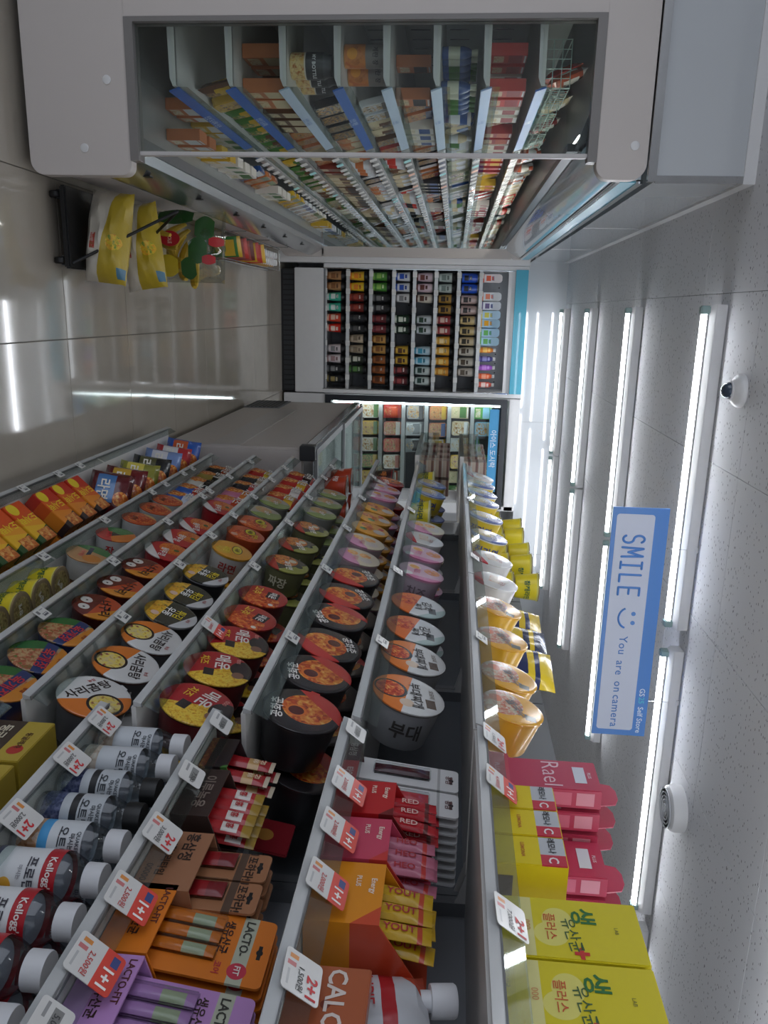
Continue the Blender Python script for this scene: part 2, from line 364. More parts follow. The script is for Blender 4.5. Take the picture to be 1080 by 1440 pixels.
def strokes(lines, x0, z0, sx, sz, r):
    m = MB()
    for ln in lines:
        pts = [Vector((x0+sx*a, -.0057, z0+sz*c)) for a, c in ln]; m.path(pts, r, 8)
        for q in pts: m.lathe([(.0001, -r), (r*.7, -r*.7), (r, 0), (r*.7, r*.7), (.0001, r)], 8, 0, Matrix.Translation(q))
    return m
sarc = [(.5+.0+.30*math.cos(math.radians(a)), .75+.25*math.sin(math.radians(a))) for a in range(30, 271, 24)] + [(.5+.32*math.cos(math.radians(a)), .25+.25*math.sin(math.radians(a))) for a in range(90, -151, -24)]
GLY = {'S': [sarc], 'M': [[(.1, 0), (.18, 1), (.5, .3), (.82, 1), (.9, 0)]], 'I': [[(.5, 0), (.5, 1)], [(.22, 0), (.78, 0)], [(.22, 1), (.78, 1)]], 'L': [[(.2, 1), (.2, 0), (.82, 0)]], 'E': [[(.85, 1), (.2, 1), (.2, 0), (.85, 0)], [(.2, .5), (.75, .5)]]}
for q, ch in enumerate('SMILE'): part('letter', strokes(GLY[ch], -.378+.0525*q, -.058, .047, .08, .0046), SBL, pn)
sm = MB()
for dx in (-.016, .022): sm.lathe([(.0088, 0), (.0088, .001)], 16, 0, FR(-.035+dx, .01, -.0052))
arc = [Vector((-.032+.042*math.cos(math.radians(a)), -.0057, -.01+.036*math.sin(math.radians(a)))) for a in range(200, 345, 12)]
sm.path(arc, .004, 8)
part('smile_mark', sm, SBL, pn)
for wd_, dx in (('You', .082), ('are', .18), ('on', .262), ('camera', .37)): lettering(wd_, '#4d7ec2', .045, pn, M=FR(dx, -.022+(.004 if wd_ == 'You' else -.004), -.006), space=1.1, bold=.008)
lettering('GS', '#e4ecf6', .03, sg, M=FR(.283, .078, -.0046), bold=.012); lettering('Self Store', '#e4ecf6', .03, sg, M=FR(.405, .078, -.0046), bold=.012)
lettering('25', '#59c7d8', .03, sg, M=FR(.318, .078, -.0046), bold=.012)
part('hanging_wire', MB().rod((-.32, 0, .105), (-.32, 0, .225), .0012), STEEL, sg); part('hanging_wire', MB().rod((.32, 0, .105), (.32, 0, .225), .0012), STEEL, sg)
part('hook', MB().box(-.33, -.31, -.006, .006, .213, .225).box(-.323, -.317, -.003, .003, .18, .215), WHITE, sg); part('hook', MB().box(.31, .33, -.006, .006, .213, .225).box(.317, .323, -.003, .003, .18, .215), WHITE, sg)
dm = empty('dome_camera', (.234, 2.713, CEIL), 'white dome security camera with dark lens on the ceiling', 'camera')
part('housing', MB().lathe([(.057, 0), (.057, -.012), (.05, -.022), (.034, -.034), (.03, -.036)], 28), WHITE, dm)
part('dome', MB().lathe([(.029, -.034), (.028, -.046), (.022, -.058), (.012, -.065), (.002, -.067)], 24), mat('#2c3a4c', .08, var=.05, coat=.8), dm)
part('ring', MB().lathe([(.033, -.032), (.033, -.041), (.028, -.041), (.028, -.032)], 24), WHITE, dm)
sk = empty('ceiling_speaker', (1.855, 2.758, CEIL), 'round white ceiling speaker with a ribbed grille', 'speaker')
part('housing', MB().lathe([(.088, 0), (.09, -.03), (.084, -.05), (.07, -.06), (.002, -.062)], 36), WHITE, sk)
for k in range(5): part('grille_ring', MB().lathe([(.014+.0145*k, -.061), (.014+.0145*k, -.0645), (.018+.0145*k, -.0645), (.018+.0145*k, -.061)], 28), mat('#c4c7cb', .5), sk)

# ------------------------------------------------------------------ left open refrigerator
fr = empty('open_refrigerator', (-.8, 2.85, 0), 'white open-front refrigerator along the left wall with glass end panel', 'refrigerator')
def FP(name, mb, mats, bevel=0, parent=None, label=None):
    o = part(name, mb, mats, parent or fr, bevel, Matrix.Translation((.8, -2.85, 0)) if parent is None else None, label=label); return o
def end_panel(y0, y1):
    m = MB(); X0, X1, Z0, Z1, gx0, gx1, gz0, gz1, r = -1.35, -.437, .04, 2.16, -.93, -.485, .405, 1.995, .05
    def arcp(cx, cz, a0, a1, rr=r, n=7): return [(cx+rr*math.cos(math.radians(a0+(a1-a0)*k/n)), cz+rr*math.sin(math.radians(a0+(a1-a0)*k/n))) for k in range(n+1)]
    # lower block with rounded front corners, upper block likewise, rear post
    low = [(X0, Z0)] + arcp(X1-r, Z0+r, -90, 0) + arcp(X1-.035, gz0-.035, 0, 90, .035) + [(X0, gz0)]
    up = [(X0, gz1)] + arcp(X1-.05, gz1+.02, -90, 0, .02)[0:0] + [(gx1, gz1)] + arcp(X1-.045, gz1+.045, -90, 0, .045) + arcp(X1-r, Z1-r, 0, 90) + [(X0, Z1)]
    m.prism(low, 'y', y0, y1); m.prism(up, 'y', y0, y1); m.box(X0, gx0, y0, y1, gz0, gz1)
    return m
FP('side_panel', end_panel(2.85, 2.9), PANEL, .003)
FP('side_panel', end_panel(6.98, 7.03), PANEL, .003)
FP('front_post', MB().box(-.52, -.44, 6.98, 7.03, .39, 2.0), PANEL)
FP('end_mirror', MB().box(-1.12, -.52, 6.972, 6.98, .40, 1.99), mat('#c4cbca', .03, 1.0, var=.02, name='mirror'))
FRM = mat('#7d7a78', .4, var=.03, name='grey window frame')
FP('window_frame', MB().box(-.93, -.915, 2.846, 2.9, .405, 1.995).box(-.915, -.485, 2.846, 2.9, .405, .435).box(-.915, -.49, 2.846, 2.9, 1.965, 1.995), FRM)
FP('end_glass', MB().box(-.915, -.515, 2.868, 2.876, .435, 1.965), GLASS)
FP('glass_edge_strip', MB().box(-.518, -.504, 2.86, 2.884, .43, 1.97), mat('#c5c2c0', .4), .002)
for (px_, py_) in ((150, 112), (119, 208), (893, 205)):
    p = ony(px_, py_, 2.85); FP('screw_cap', MB().lathe([(.0145, 0), (.0145, .002), (.012, .003)], 24, 0, frame((1, 0, 0), (0, 0, 1), (0, -1, 0), (p.x, 2.85, p.z))), WHITE)
FP('plinth', MB().box(-1.3, -.52, 2.93, 6.95, 0, .1), DARK)
FP('lower_body', MB().prism([(-1.3, .06), (-.47, .06), (-.462, .09), (-.462, .26), (-.5, .30), (-1.3, .30)], 'y', 2.9, 6.98), PANEL)
FP('front_bumper', MB().prism([(-.5, .3), (-.462, .262), (-.447, .275), (-.447, .30), (-.5, .40), (-.535, .41), (-.535, .3)], 'y', 2.9, 6.98), STEEL)
FP('air_grille', MB().box(-.58, -.538, 2.9, 6.98, .38, .41), MIDGREY)
for k in range(6): FP('bracket_slot', MB().box(-.478, -.472, 3.1+.62*k, 3.135+.62*k, .345, .375), BLACK)
FP('deck', MB().box(-1.12, -.58, 2.9, 6.98, .36, .385), mat('#9fa3a3', .35, .4))
FP('back_panel', MB().box(-1.16, -1.12, 2.9, 6.98, .38, 2.02), mat('#c2c8c5', .5, 0.0, var=.03, scale=3))
for z in (1.12, 1.3, 1.46, 1.64):
    for k in range(10): FP('wall_slot', MB().box(-1.1205, -1.118, 3.0+.12*k, 3.008+.12*k, z+.02, z+.1), MIDGREY)
FP('top_box', MB().box(-1.3, -.62, 2.9, 6.98, 2.02, 2.15), PANEL)
FP('ceiling_liner', MB().prism([(-1.12, 2.02), (-.62, 2.02), (-.53, 1.95), (-.54, 1.93), (-.66, 1.97), (-1.12, 1.97)], 'y', 2.9, 6.98), mat('#4a4c50', .4))
FP('canopy', MB().prism([(-.54, 1.94), (-.505, 1.965), (-.455, 2.05), (-.44, 2.1), (-.44, 2.155), (-.62, 2.155), (-.62, 2.02)], 'y', 2.9, 6.98), mat('#c2d0d6', .12, .2, coat=.6))
FP('canopy_stripe', MB().prism([(-.4398, 2.085), (-.436, 2.085), (-.436, 2.14), (-.4398, 2.14)], 'y', 2.9, 6.98), TEAL)
FP('canopy_trim', MB().box(-.445, -.432, 2.9, 6.98, 2.14, 2.162).box(-.444, -.434, 2.9, 6.98, 2.072, 2.086), CHROME)
FP('strip_light', MB().rod((-.585, 2.95, 1.95), (-.585, 6.9, 1.95), .009), emit('#fbfbf6', 26.0, 'cooler lamp'))
FP('night_curtain', MB().box(-.56, -.535, 2.92, 6.96, 1.905, 1.945), BLACK)
SH = [.557, .757, .943, 1.13, 1.297, 1.465, 1.633, 1.815]
SHC = mat('#d6d6d2', .45, 0.0, var=.03)
RB = [mat('#2f62b4', .35, var=.05), mat('#b9cbe0', .35, var=.05), mat('#9fb6de', .35, var=.04)]
shelf_me = MB().box(-1.12, -.735, 2.905, 6.975, -.012, 0).mesh('shelf', SHC)
for k, z in enumerate(SH):
    s = link('shelf', shelf_me, fr, Matrix.Translation((.8, -2.85, z)))
    for y in (2.908, 3.95, 4.97, 5.99):
        part('bracket', MB().prism([(-1.1, -.03), (-1.1, 0), (-.74, 0), (-.735, -.012), (-.76, -.022)], 'y', y, y+.012), WHITE, s)
    for q, (y0, y1) in enumerate(((2.92, 3.93), (3.95, 4.95), (4.97, 5.97), (5.99, 6.97))):
        rail = part('price_rail', MB().prism([(-.736, .006), (-.731, .008), (-.719, -.028), (-.724, -.03)], 'y', y0, y1), (RB[[0, 0, 1, 0, 1, 1, 2, 0][k]] if q == 0 else RAILM), s)
    part('clear_lip', MB().box(-.735, -.733, 2.92, 6.97, .0, .035), LIP, s)
    for j in range(22):
        y = 3.98+.135*j+rnd.uniform(-.02, .02)
        part('price_tag', MB().poly([(-.7195, y, .004), (-.7195, y+.06, .004), (-.7075, y+.06, -.029), (-.7075, y, -.029)]), [TAGW, mat('#e8b9a4', .5), mat('#9fd6d6', .5)][0 if rnd.random() < .85 else rnd.choice((1, 2))], s)
    txt = ['신선 도시락 신선', '신선 도시락', '신선 우유', '신선 계란', '신선', '신선', '신선', '신선'][k]
    lettering(txt, '#d5e2f4' if k in (0, 1, 3, 7) else '#4a72b8', .026, s, M=frame((0, 1, 0), (-.316, 0, .949), (.949, 0, .316), (-.7225, 3.38, -.012)), bold=.01)

# -------- refrigerated goods
def pillow(w, h, t, seed=0, nx=10, ny=10, crimp=True, m=0):
    """a sealed film bag: flat at the crimped ends, full in the middle, slightly creased"""
    R = random.Random(seed); mb = MB(); G = {}
    a, b, c = R.uniform(0, 6), R.uniform(0, 6), R.uniform(0, 6)
    for s_ in (1, -1):
        for i in range(nx+1):
            for j in range(ny+1):
                u, v = 2*i/nx-1, 2*j/ny-1
                edge = (1-abs(u)**3)*(1-abs(v)**4 if crimp else 1-abs(v)**3)
                z = s_*(t/2*max(edge, 0)**.6 + .0006) + (.035*t*math.sin(9*u+a+4*v) + .03*t*math.sin(11*v+b-3*u))*max(edge, 0)
                nar = 1-.06*(1-abs(v)**2)*0 - .05*max(edge, 0)
                mb.v.append((u*w/2*nar*(1 if abs(v) > .9 else .98), v*h/2, z)); G[s_, i, j] = len(mb.v)-1
        for i in range(nx):
            for j in range(ny):
                q = [G[s_, i, j], G[s_, i+1, j], G[s_, i+1, j+1], G[s_, i, j+1]]
                mb.f.append(q if s_ > 0 else q[::-1]); mb.m.append(m)
    def wall(seq):
        for p, q in zip(seq, seq[1:]): mb.f.append([G[1, *p], G[1, *q], G[-1, *q], G[-1, *p]]); mb.m.append(m)
    wall([(i, 0) for i in range(nx+1)]); wall([(nx, j) for j in range(ny+1)]); wall([(i, ny) for i in range(nx, -1, -1)]); wall([(0, j) for j in range(ny, -1, -1)])
    return mb
CP = ['#b8522e', '#d8c9a4', '#8a3a2c', '#d9b23a', '#4d7d3b', '#e8e4d8', '#c8433a', '#6b4a34', '#31538f', '#e0e6e8', '#c7794a', '#2f2f33', '#d5d8c0', '#9c2f33']
CN = {'#b8522e': 'rust red', '#d8c9a4': 'cream', '#8a3a2c': 'dark red', '#d9b23a': 'yellow', '#4d7d3b': 'green', '#e8e4d8': 'off-white', '#c8433a': 'red', '#6b4a34': 'brown', '#31538f': 'blue', '#e0e6e8': 'white', '#c7794a': 'tan', '#2f2f33': 'black', '#d5d8c0': 'pale green', '#9c2f33': 'crimson'}
_pm = {}
def goods_mesh(kind, c, c2):
    k = (kind, c, c2)
    if k in _pm: return _pm[k]
    key = f'{kind} {c} {c2}'
    if kind == 'bag':
        lm = layered(key, c, [('rect', -.05, .05, -.02, .045, c2), ('circle', 0, -.04, .035, FOOD(c2, c, '#d8b070', scale=70)), ('rect', -.1, .1, .062, .1, c2)], rough=.25, bump=.3)
        me = pillow(.13, .165, .045, zlib.crc32(str(k).encode()) % 99, 8, 8).mesh('pouch', lm)
    elif kind == 'tray':
        lm = layered(key, c2, [('rect', -.055, .055, -.075, .075, FOOD(c, c2, '#c9a263', '#7d4a2c', scale=45)), ('rect', -.06, .06, .03, .07, c)], rough=.2, coat=.8)
        me = MB().prism([(a, b) for a, b in rounded(.13, .165, .02, 3)], 'z', 0, .035, 0).mesh('tray', [lm], .004)
    elif kind == 'box':
        lm = layered(key, c, [('rect', -.05, .05, .0, .06, c2), ('rect', -.04, .04, -.065, -.02, FOOD(c2, '#e7d9b0', c, scale=60)), ('rect', -.045, .045, .068, .076, '#f0f0f0')], rough=.4)
        me = MB().box(-.055, .055, -.08, .08, -.05, 0).mesh('carton', [lm], .0015)
    elif kind == 'cup':
        me = MB().lathe([(.034, 0), (.042, .1, 0), (.042, .104, 1), (.045, .104, 1), (.045, .112, 1), (.043, .114, 1)], 18).mesh('tub', [layered(key, c, [('rect', -1, 1, .025, .07, c2)], axes='xz'), mat('#dadada', .3)])
    elif kind == 'bottle':
        me = MB().lathe([(.026, 0), (.029, .006), (.029, .1, 0), (.022, .125, 0), (.013, .14, 0), (.013, .15, 1), (.0155, .15, 1), (.0155, .17, 1)], 16).mesh('bottle', [layered(key, c, [('rect', -1, 1, .03, .085, c2)], axes='xz', rough=.25), mat(c2, .4)])
    _pm[k] = me; return me
KN = {'bag': 'film pouch', 'tray': 'clear-topped food tray', 'box': 'food carton', 'cup': 'lidded tub', 'bottle': 'small bottle'}
KW = {'bag': .135, 'tray': .135, 'box': .115, 'cup': .095, 'bottle': .064}
LEV = ['bottom deck', 'lowest shelf', 'second shelf', 'third shelf', 'fourth shelf', 'fifth shelf', 'sixth shelf', 'seventh shelf', 'top shelf']
def cold_goods(M, kind, c, c2, label, group='goods in the open refrigerator'):
    names = {'bag': 'food_pouch', 'tray': 'food_tray', 'box': 'food_carton', 'cup': 'food_tub', 'bottle': 'drink_bottle'}
    o = link(names[kind], goods_mesh(kind, c, c2), None, M); tag(o, label, {'bag': 'pouch', 'tray': 'food tray', 'box': 'carton', 'cup': 'tub', 'bottle': 'bottle'}[kind], group); return o
R2 = random.Random(21)
mixes = [['tray', 'box', 'bag', 'tray'], ['bag', 'tray', 'bag'], ['box', 'tray', 'box'], ['cup', 'bag', 'tray'], ['bag', 'tray', 'cup'], ['bag', 'box', 'tray'], ['bag', 'cup', 'bottle', 'tray'], ['tray', 'bag', 'box'], ['bag', 'bottle', 'tray', 'bag']]
pal = [['#4d7d3b', '#e8e4d8', '#31538f', '#c7794a', '#d9b23a', '#e0e6e8'], ['#6b4a34', '#d9b23a', '#d5d8c0', '#4d7d3b', '#e8e4d8'], ['#6b4a34', '#c7794a', '#8a3a2c', '#d8c9a4', '#2f2f33'], ['#2f2f33', '#d8c9a4', '#d9b23a', '#e0e6e8', '#c7794a'], ['#d8c9a4', '#2f2f33', '#e0e6e8', '#c8433a', '#6b4a34'], ['#9c2f33', '#e8e4d8', '#2f2f33', '#31538f', '#c7794a'], ['#d5d8c0', '#e0e6e8', '#d8c9a4', '#31538f', '#4d7d3b'], ['#c8433a', '#b8522e', '#e8e4d8', '#9c2f33', '#d9b23a'], ['#c8433a', '#b8522e', '#e0e6e8', '#d8c9a4', '#e8e4d8']]
for k in range(9):
    z = .386 if k == 0 else SH[k-1]+.001
    y = [3.25, 3.1, 3.02, 3.32, 3.3, 3.12, 3.05, 3.0, 4.08][k]; n = 0
    while y < 6.85:
        kind = R2.choice(mixes[k]); c, c2 = R2.sample(pal[k], 2)
        run = R2.choice((1, 2, 2, 3))
        for _ in range(run):
            w = KW[kind]+.012
            if y > 6.85: break
            for row in (0, 1):
                if row == 1 and (y > 4.6 or kind in ('bag', 'tray')): continue
                lab = f'{CN[c]} {KN[kind]}, {ORD[n] if n else "first"} from the glass end, {"behind, " if row else ""}refrigerator {LEV[k]}'
                X = (-.735 if k else -.62)-.11*row
                if kind in ('bag', 'tray', 'box'):
                    tl = 14 if kind != 'box' else 0
                    M = from_left((X-(.05 if kind == 'bag' else .056 if kind == 'tray' else .012), y+w/2, z+.0), tl, 0, R2.uniform(-4, 4))
                    hh = .0825 if kind != 'box' else .081
                    s_ = min(1.0, (.15 if k < 4 else .128)/(2*hh)) if k else .84
                    M = M @ Matrix.Scale(s_, 4) @ Matrix.Translation((0, hh, 0)) if kind == 'box' else M @ Matrix.Scale(s_, 4) @ Matrix.Translation((0, hh+.006, .01))
                elif kind == 'cup': M = Matrix.Translation((X-.055, y+w/2, z)) @ Matrix.Rotation(R2.uniform(-.4, .4)+math.pi/2*0, 4, 'Z')
                else: M = Matrix.Translation((X-.04, y+w/2, z)) @ Matrix.Scale(.74, 4)
                cold_goods(M, kind, c, c2, lab)
            y += w; n += 1
        y += R2.choice((.005, .01, .05))

# a few goods that can be recognised through the glass end
EGG = layered('egg jar', '#3a3a3a', [('rect', -1, 1, .0, .05, FOOD('#e3a23c', '#f0d9a0', '#b8642a', scale=60)), ('rect', -1, 1, .05, .055, '#d8d0c0')], axes='xz')
for i, yy in enumerate((3.0, 3.095, 3.19)):
    o = link('salad_jar', MB().lathe([(.04, 0), (.043, .005), (.043, .115, 0), (.036, .13, 1), (.036, .145, 1)], 24).mesh('salad_jar', [EGG, mat('#4b4b4d', .3)]), None, Matrix.Translation((-.82, yy, SH[2]+.001)))
    tag(o, f'dark egg snack jar, {["first", "second", "third"][i]} from the glass end, third refrigerator shelf', 'jar', 'egg jars'); 
    wrapped('MY BOTTLE', '#e6e6e6', .017, o, .0436, -math.pi/2+.3, .085)
EGC = layered('egg can', '#8a8480', [('rect', -1, 1, .0, .075, FOOD('#9c5a34', '#d98c4a', '#c26a3a', scale=30)), ('circle', 0, .03, .018, '#f2a53c')], axes='xz')
for i, yy in enumerate((3.0, 3.1)):
    o = link('egg_canister', MB().lathe([(.037, 0), (.038, .004, 1), (.038, .14, 0), (.038, .146, 1)], 24).mesh('egg_canister', [EGC, mat('#b98b58', .3)]), None, Matrix.Translation((-.85+.03*i, yy, SH[3]+.001)))
    tag(o, f'tall brown egg canister {["nearest", "one behind"][i]} at the glass end, fourth refrigerator shelf', 'canister', 'egg canisters')
    wrapped('계란 장', '#2a2a2a', .02, o, .0386, -math.pi/2+.2, .11, 0)
# wire baskets on the top shelf
for i, yy in enumerate((3.0, 3.36, 3.72)):
    b = empty('wire_basket', (-.83, yy, SH[7]+.002), f'{["near", "middle", "far"][i]} pale green wire basket on the top refrigerator shelf', 'basket', 'wire baskets')
    wm = mat('#b7cfc8', .35, .3); m = MB()
    for zz in (.002, .03, .06, .09): m.path([(-.07, 0, zz), (.08, 0, zz), (.08, .3, zz), (-.07, .3, zz), (-.07, 0, zz)], .0018, 6)
    part('rim', m, wm, b)
    for q in range(6): part('wire', MB().rod((-.07+.03*q, 0, .002), (-.07+.03*q, 0, .09), .0013, 6), wm, b)
    for q in range(10): part('wire', MB().rod((.08, .03*q+.01, .002), (.08, .03*q+.01, .09), .0013, 6), wm, b)

for i, yy in enumerate((3.0, 3.36, 3.72)):
    for j in range(2): cold_goods(from_left((-.8-.05*j, yy+.085+.13*j, SH[7]+.088), 22, 0, 6) @ Matrix.Scale(.86, 4), 'bag', ['#b8522e', '#c8433a', '#d8c9a4', '#e8e4d8', '#9c2f33', '#d5d8c0'][2*i+j], '#e8e4d8' if j == 0 else '#b8522e', f'{["rust red", "red", "cream", "off-white", "crimson", "pale green"][2*i+j]} pouch sitting in the {["near", "middle", "far"][i]} wire basket of the refrigerator', 'pouches in wire baskets')

# ------------------------------------------------------------------ floor dolly and goods in front of the refrigerator
dl = empty('floor_dolly', (-.28, 3.22, 0), 'low black dolly on the floor in front of the refrigerator', 'dolly')
part('platform', MB().box(-.15, .15, -.2, .25, .05, .075), BLACK, dl, .006)
for sx in (-.12, .12):
    for sy in (-.17, .22): part('wheel', MB().lathe([(.022, -.012), (.025, -.008), (.025, .008), (.022, .012)], 18, 0, Matrix.Translation((sx, sy, .025)) @ Matrix.Rotation(math.pi/2, 4, 'Y')), BLACK, dl); part('wheel_fork', MB().box(sx-.017, sx+.017, sy-.01, sy+.01, .03, .052), BLACK, dl)
part('brace_rod', MB().rod((.13, -.18, .075), (-.09, .05, .42), .006), BLACK, dl); part('brace_rod', MB().rod((.14, .24, .075), (-.09, .05, .42), .006), BLACK, dl)
RICE = layered('rice bag', '#cfcabd', [('half', .15, 1, .0, '#b8a02c'), ('circle', .03, .04, .03, FOOD('#d97b32', '#e8c53a', '#4d8a3a', scale=60)), ('rect', .0, .06, -.05, -.03, FOOD('#cfcabd', '#b8302e', '#3c7d3a', scale=50)), ('rect', .12, .16, .055, .08, '#4a7a94')], rough=.35, bump=.35)
rb = pillow(.36, .165, .15, 3, 14, 12).mesh('rice_bag', RICE)
tag(link('rice_bag', rb, None, frame((.98, -.17, -.1), (.1, .06, .99), (-.17, -.98, .05), (-.255, 3.17, .172))), 'white and yellow rice bag lying foremost on the dolly', 'rice bag', 'rice bags on the dolly')
tag(link('rice_bag', rb, None, frame((.96, -.2, .17), (-.17, .06, .98), (-.2, -.97, .08), (-.235, 3.345, .235))), 'white and yellow rice bag propped higher behind the front one', 'rice bag', 'rice bags on the dolly')
# black crate with a bag of bananas
cr = empty('black_crate', (-.285, 3.82, 0), 'black plastic crate under the bag of bananas', 'crate')
part('crate_body', MB().box(-.14, .14, -.2, .2, 0, .02).box(-.14, -.125, -.2, .2, .02, .07).box(.125, .14, -.2, .2, .02, .07).box(-.125, .125, -.2, -.185, .02, .07).box(-.125, .125, .185, .2, .02, .07), BLACK, cr)
for q in range(4): part('slot', MB().box(-.1+.055*q, -.07+.055*q, -.2015, -.2, .03, .06), DARK, cr)
bb = empty('banana_bag', label='clear bag of bananas with green leaf print and red round label', cat='banana bag', M=Matrix.Translation((-.27, 3.82, .072)) @ Matrix.Diagonal((1, 1, 1.4, 1)))
BAN = mat('#d9b53a', .45, var=.18, scale=14)
def banana(M):
    m = MB(); pts = [Vector((.1*math.cos(a), 0, .1*math.sin(a))) for a in [math.radians(200+14*k) for k in range(11)]]; n = len(pts)
    for k, p in enumerate(pts):
        t = (pts[min(k+1, n-1)]-pts[max(k-1, 0)]).normalized(); rr = .017*math.sin(math.pi*(.06+.88*k/(n-1)))**.5
        nrm = Vector((0, 1, 0)); bn = t.cross(nrm)
        for q in range(8): a = 2*math.pi*q/8; m.v.append(tuple(p+nrm*rr*math.cos(a)+bn*rr*math.sin(a)))
    for k in range(n-1):
        for q in range(8): m.f.append([k*8+q, k*8+(q+1) % 8, (k+1)*8+(q+1) % 8, (k+1)*8+q]); m.m.append(0)
    m.f.append(list(range(7, -1, -1))); m.m.append(0); m.f.append([(n-1)*8+q for q in range(8)]); m.m.append(0)
    return part('banana', m, BAN, bb, 0, M)
for k in range(6): banana(Matrix.Translation((-.09+.035*k, -.05+.015*(k % 2), .15+.012*(k % 3))) @ Matrix.Rotation(math.radians(-60+10*k), 4, 'Z') @ Matrix.Rotation(math.radians(15*k), 4, 'X'))
BAGF = clear('#f2f4ee', .12, 'bag film', .08)
part('bag_film', pillow(.34, .27, .22, 8, 16, 16), BAGF, bb, 0, frame((.97, -.15, 0), (0, 0, 1), (-.15, -.97, 0), (.0, 0, .137)))
LEAF = mat('#2f5d2c', .35, var=.25); RED = mat('#b8232b', .4)
def decal(name, w, h, cx, cz, m, yaw=0):
    q = MB(); n = 6
    for i in range(n+1):
        for j in range(n+1):
            x = cx+w*(i/n-.5)*(.4+.6*math.sin(math.pi*(j+.6)/(n+1.2))); z = cz+h*(j/n-.5); u, v = x/.18, (z-.13)/.15
            e = max(0, (1-abs(u)**3)*(1-abs(v)**4)); q.v.append((x, -(.11*e**.6)-.004-.15*x, z))
    for i in range(n):
        for j in range(n): a = i*(n+1)+j; q.f.append([a, a+n+1, a+n+2, a+1]); q.m.append(0)
    return part(name, q, m, bb)
decal('leaf_print', .11, .06, -.08, .22, LEAF); decal('leaf_print', .12, .06, .02, .2, LEAF); decal('leaf_print', .07, .12, -.13, .12, LEAF); decal('yellow_print', .1, .07, .09, .1, mat('#cdb32c', .4)); decal('green_print', .1, .05, .1, .17, LEAF)
for x, z in ((-.02, .255), (.06, .235)): decal('red_print', .045, .04, x, z, RED)
rl = part('round_label', MB().lathe([(.034, 0), (.034, .002)], 24, 0, frame((1, 0, 0), (0, 0, 1), (0, -1, 0), (-.03, -.118, .11))), RED, bb)
lettering('DOLE', '#f0d9c0', .018, rl, M=frame((1, 0, 0), (0, 0, 1), (0, -1, 0), (-.03, -.1206, .11)))
# hanging wire tray with snack bags and little bottles
wt = empty('hanging_tray', (-.345, 5.4, 0), 'steel wire tray hanging from the refrigerator front', 'tray'); m = MB()
for zz in (.1, .2): m.path([(-.09, -.75, zz), (.07, -.75, zz), (.07, .75, zz), (-.09, .75, zz), (-.09, -.75, zz)], .003, 6)
part('rim', m, STEEL, wt); part('tray_floor', MB().box(-.09, .07, -.75, .75, .096, .1), STEEL, wt)
for q in range(16): part('wire', MB().rod((.07, -.75+.1*q, .1), (.07, -.75+.1*q, .2), .0016, 6), STEEL, wt)
for q in (-.6, 0, .6): part('hook', MB().path([(-.09, q, .1), (-.09, q, .3)], .003, 6), STEEL, wt)
part('price_strip', MB().box(.074, .078, -.6, .5, .13, .17), RAILM, wt)
for i, (c, c2, nm) in enumerate((('#3f7d3f', '#d9b23a', 'green'), ('#a8605a', '#c8433a', 'pinkish'), ('#b0574c', '#6b2f2c', 'brick red'), ('#d9a62e', '#c8433a', 'yellow'), ('#c8433a', '#e0b13a', 'red'))):
    cold_goods(from_left((-.345, 4.8+.15*i, .184), 6, 0, -62), 'bag', c, c2, f'{nm} film pouch standing in the wire tray, {["first", "second", "third", "fourth", "fifth"][i]} from the near end', 'bags in the wire tray')
yk = MB().lathe([(.018, 0), (.02, .004), (.02, .025, 0), (.016, .032, 0), (.02, .04, 0), (.018, .055, 0), (.0145, .06, 1), (.0145, .072, 1)], 12).mesh('yogurt_bottle', [mat('#d8a65a', .35), mat('#e6e6e6', .4)])
for i in range(8):
    for j in range(2): tag(link('yogurt_bottle', yk, None, Matrix.Translation((-.325-.05*j, 5.58+.062*i, .101)) @ Matrix.Scale(1.5, 4)), f'small white-capped yogurt bottle, {ORD[i] if i else "first"} of the {["aisle-side", "inner"][j]} line in the wire tray', 'bottle', 'yogurt bottles')

# ------------------------------------------------------------------ back drinks cooler
CY = 7.1
ck = empty('drinks_cooler', (.18, CY, 0), 'open white drinks cooler with teal header at the end of the aisle', 'refrigerator')
def CPart(name, mb, mats, bevel=0, parent=None): return part(name, mb, mats, parent or ck, bevel, Matrix.Translation((-.18, -CY, 0)) if parent is None else None)
CPart('plinth', MB().box(-.34, .73, CY+.02, 7.85, 0, .125), BLACK)
for q in range(24): CPart('vent_slat', MB().box(-.33+.044*q, -.3+.044*q, CY+.012, CY+.02, .02, .11), DARK)
CPart('lower_panel', MB().box(-.35, .735, CY, 7.85, .125, .385), WHITE, .004)
CPart('front_grille', MB().box(-.345, .70, CY+.004, CY+.05, .385, .40), MIDGREY)
CPart('side_wall', MB().box(-.39, -.352, CY, 7.85, .385, 2.17), WHITE, .003); CPart('side_wall', MB().box(.70, .738, CY, 7.85, .385, 2.17), WHITE, .003)
CPart('side_trim', MB().box(-.352, -.345, CY-.006, CY+.01, .38, 2.05), CHROME); CPart('side_trim', MB().box(.696, .703, CY-.006, CY+.01, .38, 2.05), CHROME)
CPart('back_liner', MB().box(-.352, .70, 7.5, 7.53, .38, 2.05), mat('#7d8085', .5))
for q in range(12):
    for zz in np.arange(.5, 2.0, .205): CPart('perforation', MB().box(-.31+.085*q, -.3+.085*q, 7.497, 7.501, zz, zz+.012), BLACK)
CPart('header', MB().box(-.352, .70, CY+.01, 7.6, 2.035, 2.06).box(-.352, .70, CY+.01, CY+.03, 2.0, 2.035), WHITE); CPart('teal_header', MB().box(-.36, .70, CY-.01, 7.6, 2.06, 2.165), TEAL)
